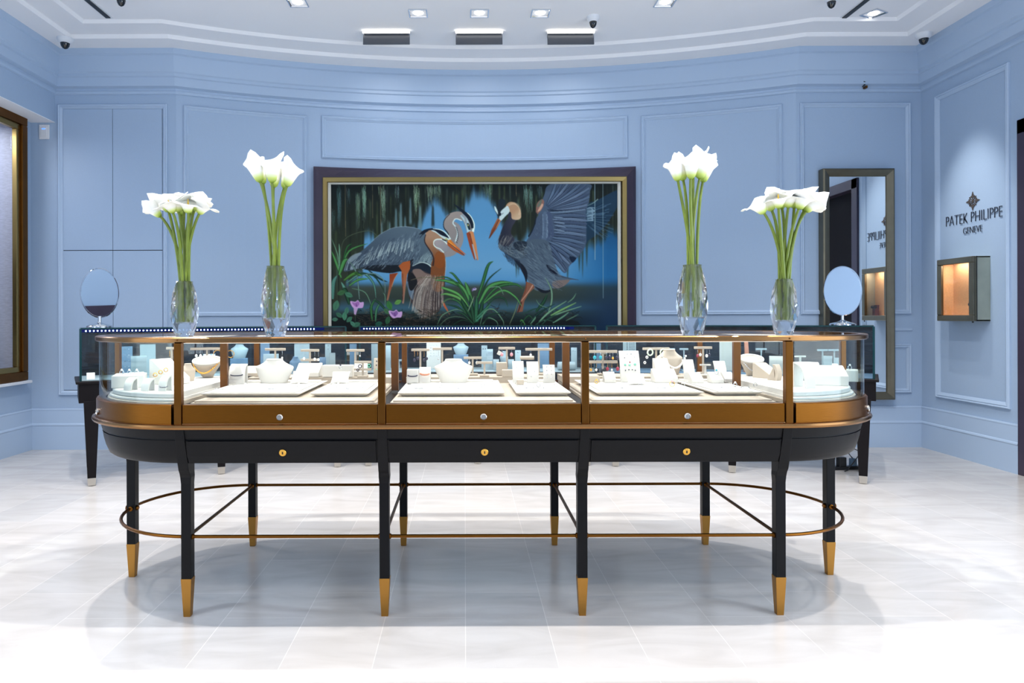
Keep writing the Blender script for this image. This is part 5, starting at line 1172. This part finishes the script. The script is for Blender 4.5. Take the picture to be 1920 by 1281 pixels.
tstand(680, 3.24, ZS, 32, 677, 'low cream earring frame '+L, y2=690); hoop(675, 687, 3.22, 3, .0022, 'dark round earring on the low frame in the left bay', 'dark_gem', 'round_earring'); hoop(671, 694, 3.22, 2.2, .002, 'dark small stud under the dark round earring', 'dark_gem', 'round_earring'); hoop(692, 686, 3.22, 2.6, .002, 'green stud on the low frame in the left bay', 'gem_green', 'round_earring')
lean(706, 3.22, ZS, 11, 36, 'narrow cream board with three studs beside the second post', ang=4, m='cream', dots=[(0, .85, .003, 'dark_gem'), (0, .65, .003, 'dark_gem'), (0, .42, .003, 'gem_green')])
rnd = random.Random(3)
for nm, x0, x1 in (('wide left', 385, 585), ('narrow left', 600, 690), ('wide middle', 765, 925), ('narrow middle', 985, 1050), ('wide right', 1140, 1300), ('narrow right', 1350, 1425)):
    xs = [x0+(x1-x0)*(i+.5)/4 for i in range(4)]
    for i, x in enumerate(xs):
        Y = 2.78+.05*(i % 2)
        if i % 2 == 0: bangle(x, Y, ZP, .016, 'slim white gold bracelet, %s piece lying on the %s tray' % (ORD[i], nm), 'white_gold', .0013)
        else: ringlet(x, Y, ZP, .007, 'white gold ring, %s piece on the %s tray' % (ORD[i], nm), 'white_gold', 'pearl')
# --- middle bay
bust(850, TF+.03, ZP, 72, 44, 'white necklace bust '+Mi)
block(774, TF+.02, ZP, 22, 25, .04, 'white ring block at the left '+Mi); cuff(774, TF+.02, ZP+.034, 17, .021, 'dark stone bracelet on the white ring block', 'dark_gem', .0028)
arch(797, TF+.05, ZP, 21, 28, 'white curved stand beside the ring block '+Mi, depth=.04); cuff(797, TF+.05, ZP+.040, 16, .036, 'wide rose gold bracelet on the curved stand '+Mi, 'copper', .004)
tstand(788, 3.34, ZS, 34, 654, 'cream earring stand with dark drops '+Mi)
for i, x in enumerate((777, 783, 795, 800)): drop(x, 658, 3.33, 20-3*(i % 2), 2.6, 'dark long drop earring, %s on the left stand in the middle bay' % ORD[i], 'dark_gem', 'yellow_gold')
tstand(829, 3.36, ZS, 36, 652, 'cream earring stand behind the bust '+Mi); drop(822, 657, 3.35, 18, 1.6, 'fine long earring on the stand behind the middle bust', 'white_gold')
tstand(886, 3.34, ZS, 34, 669, 'low cream earring stand with pearls right of the bust '+Mi); drop(880, 673, 3.33, 10, 2.4, 'left pearl earring right of the middle bust', 'pearl'); drop(894, 673, 3.33, 10, 2.4, 'right pearl earring right of the middle bust', 'pearl')
tstand(908, 3.26, ZS, 30, 678, 'low cream earring stand, nearer one, right of the bust '+Mi)
tstand(950, 3.36, ZS, 31, 651, 'cream earring stand with pink drops '+Mi); drop(941, 656, 3.345, 12, 3, 'left pink teardrop earring with white tag', 'gem_pink'); drop(959, 656, 3.345, 12, 3, 'right pink teardrop earring', 'gem_pink')
p = W(936, 662, 3.33); mesh_thing('price_tag', box(BM(), (0, 0, 0), (.017, .001, .020), 0, Matrix.Rotation(.5, 4, 'Y')), 'white_velvet', 'small blank white tag beside the left pink earring', 'tag', p)
block(940, 3.33, ZS, 19, 24, .05, 'cream block between the low stand and pink drops', m='cream'); block(953, 3.25, ZS, 24, 13, .04, 'flat cream block in front of the pink drops', m='cream')
tstand(1010, 3.36, ZS, 50, 653, 'long cream earring bar at the right '+Mi); drop(995, 658, 3.35, 10, 2.2, 'pale drop earring under the long bar in the middle bay', 'pearl'); roll(988, 3.30, ZS+.075, 26, 7, 'thin cream roll under the long bar '+Mi, m='cream')
lean(971.5, TF, ZP, 21, 40, 'tall white earring board, left of three, '+Mi, dots=[(-.35, .12, .002, 'white_gold'), (.25, .12, .002, 'white_gold'), (-.3, .72, .002, 'white_gold'), (.3, .72, .002, 'white_gold')])
lean(999, TF, ZP, 22, 39, 'tall white earring board, centre of three, '+Mi, dots=[(-.3, .3, .002, 'white_gold'), (.3, .55, .002, 'white_gold'), (-.3, .8, .002, 'white_gold')])
lean(1029.5, TF, ZP, 22, 33, 'shorter white earring board, right of three, '+Mi, dots=[(s*.38, v, .0025, 'white_gold') for s in (-1, 1) for v in (.3, .5, .7, .9)])
block(975, 2.95, ZP, 13, 9, .02, 'small cream block at the foot of the left board', m='cream')
# --- right bay
tstand(1130, 3.33, ZS, 54, 657, 'two-tier cream earring rack with coloured stones '+R_, y2=677, bh=5)
for i, (x, y, mm, r) in enumerate(((1115, 661, 'gem_turq', 3.2), (1126, 661, 'gem_turq', 3.2), (1137, 661, 'dark_gem', 3), (1143, 660, 'dark_gem', 3), (1149, 661, 'yellow_gold', 2.2), (1157, 661, 'dark_gem', 3))): drop(x, y, 3.315, 13, r, 'coloured drop earring, %s on the upper tier of the right rack' % ORD[i], mm)
for i, (x, y, mm, r) in enumerate(((1108, 681, 'yellow_gold', 2.4), (1118, 681, 'pearl', 2.2), (1139, 680, 'gem_red', 3), (1147, 681, 'pearl', 2), (1158, 680, 'gem_red', 3.2))): drop(x, y, 3.315, 15, r, 'drop earring, %s on the lower tier of the right rack' % ORD[i], mm, 'yellow_gold')
drop(1130, 668, 3.30, 32, 4, 'long black tassel earring on the right rack', 'black', 'black')
wedge(1142, TF+.02, ZP, 21, 19, .05, 'small white ring ramp at the left '+R_); block(1112, TF+.03, ZP, 22, 12, .04, 'low cream block at the left edge '+R_, m='cream'); ringlet(1118, 2.97, ZP, .007, 'yellow gold ring in front of the low cream block', 'yellow_gold', 'yellow_gold')
lean(1182, TF+.02, ZP, 37, 58, 'large leaning white board with green stone jewellery '+R_, ang=14, dots=[(-.5, .56, .0048, 'gem_green'), (-.05, .55, .0048, 'gem_green'), (.5, .57, .0052, 'gem_green'), (0, .64, .003, 'gem_red'), (-.5, .78, .002, 'dark_gem'), (.5, .8, .002, 'white_gold'), (-.2, .9, .003, 'white_gold'), (.2, .9, .003, 'white_gold'), (-.5, .38, .0025, 'dark_gem'), (-.15, .4, .0025, 'dark_gem'), (.2, .4, .0025, 'dark_gem'), (.5, .38, .0025, 'dark_gem')])
pillow(1192, TF-.075, ZP, 35, 26, 'white pillow in front of the large leaning board', tilt=40)
wedge(1240, 3.27, ZS, 27, 32, .07, 'white ring ramp, higher one, left of the pearl bust'); wedge(1245, TF+.02, ZP, 43, 24, .07, 'wide white ramp with a pale bracelet '+R_); 
bust(1256, 3.345, ZS, 50, 47, 'grey necklace bust with pearls '+R_, 0, 'cream'); garland(1262, 3.345, ZS, 46, 42, .0055, 'double strand of large grey pearls on the bust '+R_, 'pearl', 18, 'pearl_necklace', .2, .82)
tstand(1230, 3.40, ZS, 50, 652, 'cream earring stand with two jade hoops '+R_); hoop(1219, 661, 3.38, 5.5, .0038, 'left pale jade hoop', 'jade'); hoop(1243, 661, 3.38, 5.5, .0038, 'right pale jade hoop', 'jade')
for i, (x, y) in enumerate(((1213, 670), (1209, 680))): hoop(x, y, 3.36, 2, .0024, ('upper' if i == 0 else 'lower')+' white pearl stud beside the leaning board', 'pearl', 'pearl_stud')
lean(1293, 3.12, ZP, 20, 38, 'leaning white board left of the inner post pair '+R_, .0, 18); lean(1352, 3.15, ZP, 21, 34, 'leaning white board beside the inner post '+R_, .0, 18)
wedge(1304, TF, ZP, 22, 18, .06, 'white ring ramp, left one on the narrow tray '+R_); wedge(1341, TF-.01, ZP, 23, 19, .06, 'white ramp with blue ring '+R_); wedge(1364, TF+.02, ZP, 19, 18, .05, 'white ring ramp, right one on the narrow tray '+R_)
ringlet(1343, TF-.01, ZP+.034, .008, 'pale blue stone ring on its ramp in the right bay', 'white_gold', 'gem_turq'); ringlet(1260, 2.82, ZP+.001, .010, 'rose and yellow gold cocktail ring lying on the wide right tray', 'yellow_gold', 'gem_pink')
tstand(1318, 3.38, ZS, 33, 650, 'cream earring stand with red, black and white drops', 0)
for i, (x, mm) in enumerate(((1308, 'gem_red'), (1313, 'pearl'), (1325, 'pearl'), (1330, 'dark_gem'))): drop(x, 656, 3.365, 14-2*(i % 2), 2.6, 'drop earring, %s under the red and black stand' % ORD[i], mm)
tstand(1322, 3.26, ZS, 20, 683, 'low white cross-shaped earring stand '+R_, 0, 'white_velvet', 3)
neckform(1409, 3.26, ZS, 44, 38, 'cream necklace form with bangles at the right '+R_); garland(1409, 3.26, ZS, 40, 36, .003, 'white gold necklace on the right form', 'white_gold', 20)
wedge(1437, 3.16, ZP, 32, 30, .09, 'cream wedge beside the necklace form '+R_, .5, m='cream'); lean(1459, 3.02, ZP, 18, 33, 'tall cream panel next to the last front post', .7, 4, 'cream')
# --- left end
ef = 'in the left end of the counter'
block(243, 2.86, ZE, 54, 22, .16, 'pale block with rings '+ef, .35)
for i, x in enumerate((222, 236, 250)): ringlet(x+6, 2.84, ZE+.0485, .008, 'ring, %s on the pale block in the left end' % ORD[i], 'white_gold', 'pearl')
for i, (x, Y, h) in enumerate(((250, 2.72, 23), (282, 2.70, 22), (314, 2.70, 28))): arch(x, Y, ZE, 15, h, 'white curved strap stand, %s from the left, %s' % (ORD[i], ef), -.15, depth=.04)
cuff(314, 2.70, ZE+.018, 15, .036, 'dark bracelet on the third strap stand', 'dark_gem', .0018)
wedge(318, 2.96, ZE, 44, 46, .13, 'long white ramp with gold bracelets '+ef, 1.1, .25); roll(300, 3.08, ZE, 34, 30, 'white roll behind the long ramp '+ef, .5)
for i, (x, y) in enumerate(((291, 703), (301, 698), (311, 694))): hoop(x, y, 2.86, 3.4, .002, 'gold bracelet loop, %s on the long ramp' % ORD[i], 'yellow_gold', 'gold_bracelet')
pillow(255, 3.08, ZE, 26, 22, 'small white pillow at the back '+ef, .4, 45); tstand(322, 3.22, ZE, 20, 651, 'cream earring stand with gold drop '+ef); drop(318, 657, 3.205, 22, 3, 'gold tassel earring in the left end', 'yellow_gold', 'yellow_gold')
wedge(330, 3.2, ZE, 20, 30, .06, 'small white ramp near the first front post '+ef, .3)
# --- right end
er = 'in the right end of the counter'
wedge(1548, 2.86, ZE, 66, 33, .15, 'big white ramp with pale front '+er, -.35, .55); block(1588, 3.0, ZE, 36, 21, .10, 'white block '+er, -.5)
arch(1497, 2.76, ZE, 20, 46, 'tall white strap stand '+er, .2, depth=.07); roll(1515, 3.02, ZE, 34, 32, 'fat white roll '+er, -.7); roll(1520, 2.93, ZE+.05, 26, 16, 'small white roll over the big ramp '+er, -.7)
wedge(1540, 3.16, ZE, 26, 20, .08, 'small white card ramp at the back '+er, -.2); lean(1563, 3.14, ZE, 9, 26, 'slim white strap board at the back '+er, -.6, 24)
tstand(1500, 3.25, ZE, 20, 667, 'small white earring stand '+er, 0, 'white_velvet', 3)
for i, x in enumerate((1570, 1582, 1593)): ringlet(x, 3.0, ZE+.0485, .008, 'ring, %s on the white block in the right end' % ORD[i], 'white_gold', 'pearl')

# ================================================================ pieces inside the wall cases
ZK = .6945
def YK(px_, d=.2):
    x = 0
    for _ in range(20): Y = BY_+math.sqrt((BR+d)**2-(x-BX)**2); x = (px_-CX)/F*Y
    return Y
def topz(px_, py_, Y): return EYE-(py_-CY+TILT*(px_-CX))/F*Y
def kboard(px_, ytop, w, label, m='grey_velvet', d=.25, dots=None, ang=5):
    Y = YK(px_, d); H = topz(px_, ytop, Y)-ZK; return lean(px_, Y, ZK, w, H*F/Y, label, -math.atan2(WX(px_, Y)-BX, Y), ang, m, 'display_board', dots)
def kbust(px_, ytop, w, h, label, m='grey_velvet'):
    Y = YK(px_, .24); zt = topz(px_, ytop, Y); hh = P2(h, Y); zb = zt-hh
    mesh_thing('display_riser', box(BM(), (0, 0, (zb-ZK)/2), (P2(w, Y)*.95, .09, zb-ZK)), 'blue_grey', 'blue grey riser under the '+label, 'display stand', at(px_, Y, ZK), -math.atan2(WX(px_, Y), Y), None, False, .002); bust(px_, Y, zb+.0005, w, h, label, 0, m)
def kts(px_, ytop, w, label, m='grey_velvet'): return tstand(px_, YK(px_, .2), ZK, w, ytop, label, 0, m, 3.5)
C1, C2, C3 = 'in the left wall case', 'in the middle wall case', 'in the right wall case'
dots = [(u, v, .004, 'white_gold') for u in (-.5, 0, .5) for v in (.3, .5, .7, .9)]
kboard(234, 650, 26, 'slate earring card with rows of studs '+C1, 'blue_grey', .3, dots); kboard(260, 668, 27, 'short pale grey board '+C1, d=.12); kboard(277, 646, 27, 'tall pale grey board at the left '+C1, d=.34)
kboard(392, 664, 22, 'short grey board behind the gold necklace '+C1); kbust(448, 646, 33, 26, 'silvery bust '+C1); kboard(496, 644, 18, 'tall blue grey board '+C1, 'blue_grey', .34); kboard(508, 664, 28, 'short grey board with pale edge '+C1, d=.12)
kboard(566, 645, 28, 'tall grey board right of the pearl stand '+C1, d=.34); bust(553, YK(553, .1), ZK, 22, 30, 'low striped collar bust '+C1, 0, 'blue_grey')
kboard(605, 670, 12, 'small blue grey box board '+C1, 'blue_grey', .16); kboard(615, 645, 11, 'narrow tall card with studs '+C1, d=.3, dots=[(0, .93, .004, 'white_gold'), (0, .8, .004, 'white_gold')]); kboard(623, 662, 11, 'narrow card with white top '+C1, d=.1)
kboard(662, 645, 13, 'blue grey slim board near the gap '+C1, 'blue_grey', .34); kboard(703, 645, 14, 'pale board at the left end of the middle wall case', d=.34); kboard(727, 648, 11, 'grey slanted board '+C2+', seen beside the second post', d=.2)
kts(748, 674, 26, 'pale earring stand '+C2+', seen between the posts'); kbust(864, 644, 29, 21, 'silver bust with pendant '+C2); kboard(813, 643, 27, 'white board with fine necklaces '+C2, 'white_velvet', .3, [(u, v, .003, 'white_gold') for u in (-.4, 0, .4) for v in (.5, .6, .7, .8, .9)])
kboard(908, 648, 11, 'tall slanted earring card, farther of a pair, '+C2, d=.3, dots=[(-.4, .85, .004, 'dark_gem'), (.4, .85, .004, 'dark_gem')]); kboard(918, 655, 12, 'slanted earring card, nearer of a pair, '+C2, d=.15, dots=[(-.4, .85, .004, 'white_gold'), (.4, .85, .004, 'white_gold')])
kboard(930, 674, 11, 'low grey ring card '+C2+', left of the pink drops', d=.1); kboard(958, 674, 11, 'low grey ring card '+C2+', right of the pink drops', d=.1); bust(945, YK(945, .2), ZK, 16, 34, 'small grey bust between the low ring cards', 0, 'grey_velvet')
kboard(971, 657, 11, 'grey card with a bow-shaped jewel '+C2, dots=[(0, .9, .006, 'white_gold')]); kboard(1019, 644, 22, 'tall blue grey board under the long bar '+C2, 'blue_grey', .34); kboard(1076, 652, 11, 'earring card at the right end of the middle wall case', dots=[(-.4, .85, .004, 'white_gold'), (.4, .85, .004, 'white_gold')])
roll(1062, YK(1062, .12), ZK+.0005, 33, 16, 'grey bracelet roll seen either side of the inner post '+C2, 0, 'grey_velvet')
kboard(1120, 644, 13, 'blue slim board at the left end of the right wall case', 'blue_grey', .34); kboard(1180, 641, 24, 'grey board with black beaded necklaces '+C3, d=.3, dots=[(u, v, .0035, 'dark_gem') for u in (-.35, .1, .4, .7) for v in (.66, .72, .78, .84, .9, .96)])
kts(1258, 653, 14, 'pale earring stand right of the jade hoops '+C3); kts(1282, 653, 16, 'pale earring stand with drops '+C3); kboard(1361, 641, 23, 'tall white board '+C3, 'white_velvet', .32)
Yc = YK(1400, .2); lean(1400, Yc, ZK, 7, (topz(1400, 641, Yc)-ZK)*F/Yc, 'copper coloured slim strap '+C3, 0, 2, 'copper')
kts(1427, 653, 20, 'pale earring stand above the right necklace form '+C3); kboard(1455, 668, 24, 'low white pad '+C3, 'white_velvet', .15)
kts(1542, 655, 19, 'pale earring stand, left of a pair at the far right '+C3); kts(1564, 655, 21, 'pale earring stand, right of a pair at the far right '+C3); kboard(1552, 668, 15, 'square pale card between the stand pair '+C3, 'grey_velvet', .12); kboard(1571, 671, 14, 'pale box-like board at the far right '+C3, d=.1)
kboard(170, 700, 14, 'small white card at the left end '+C1, 'white_velvet', .06, None, 50)
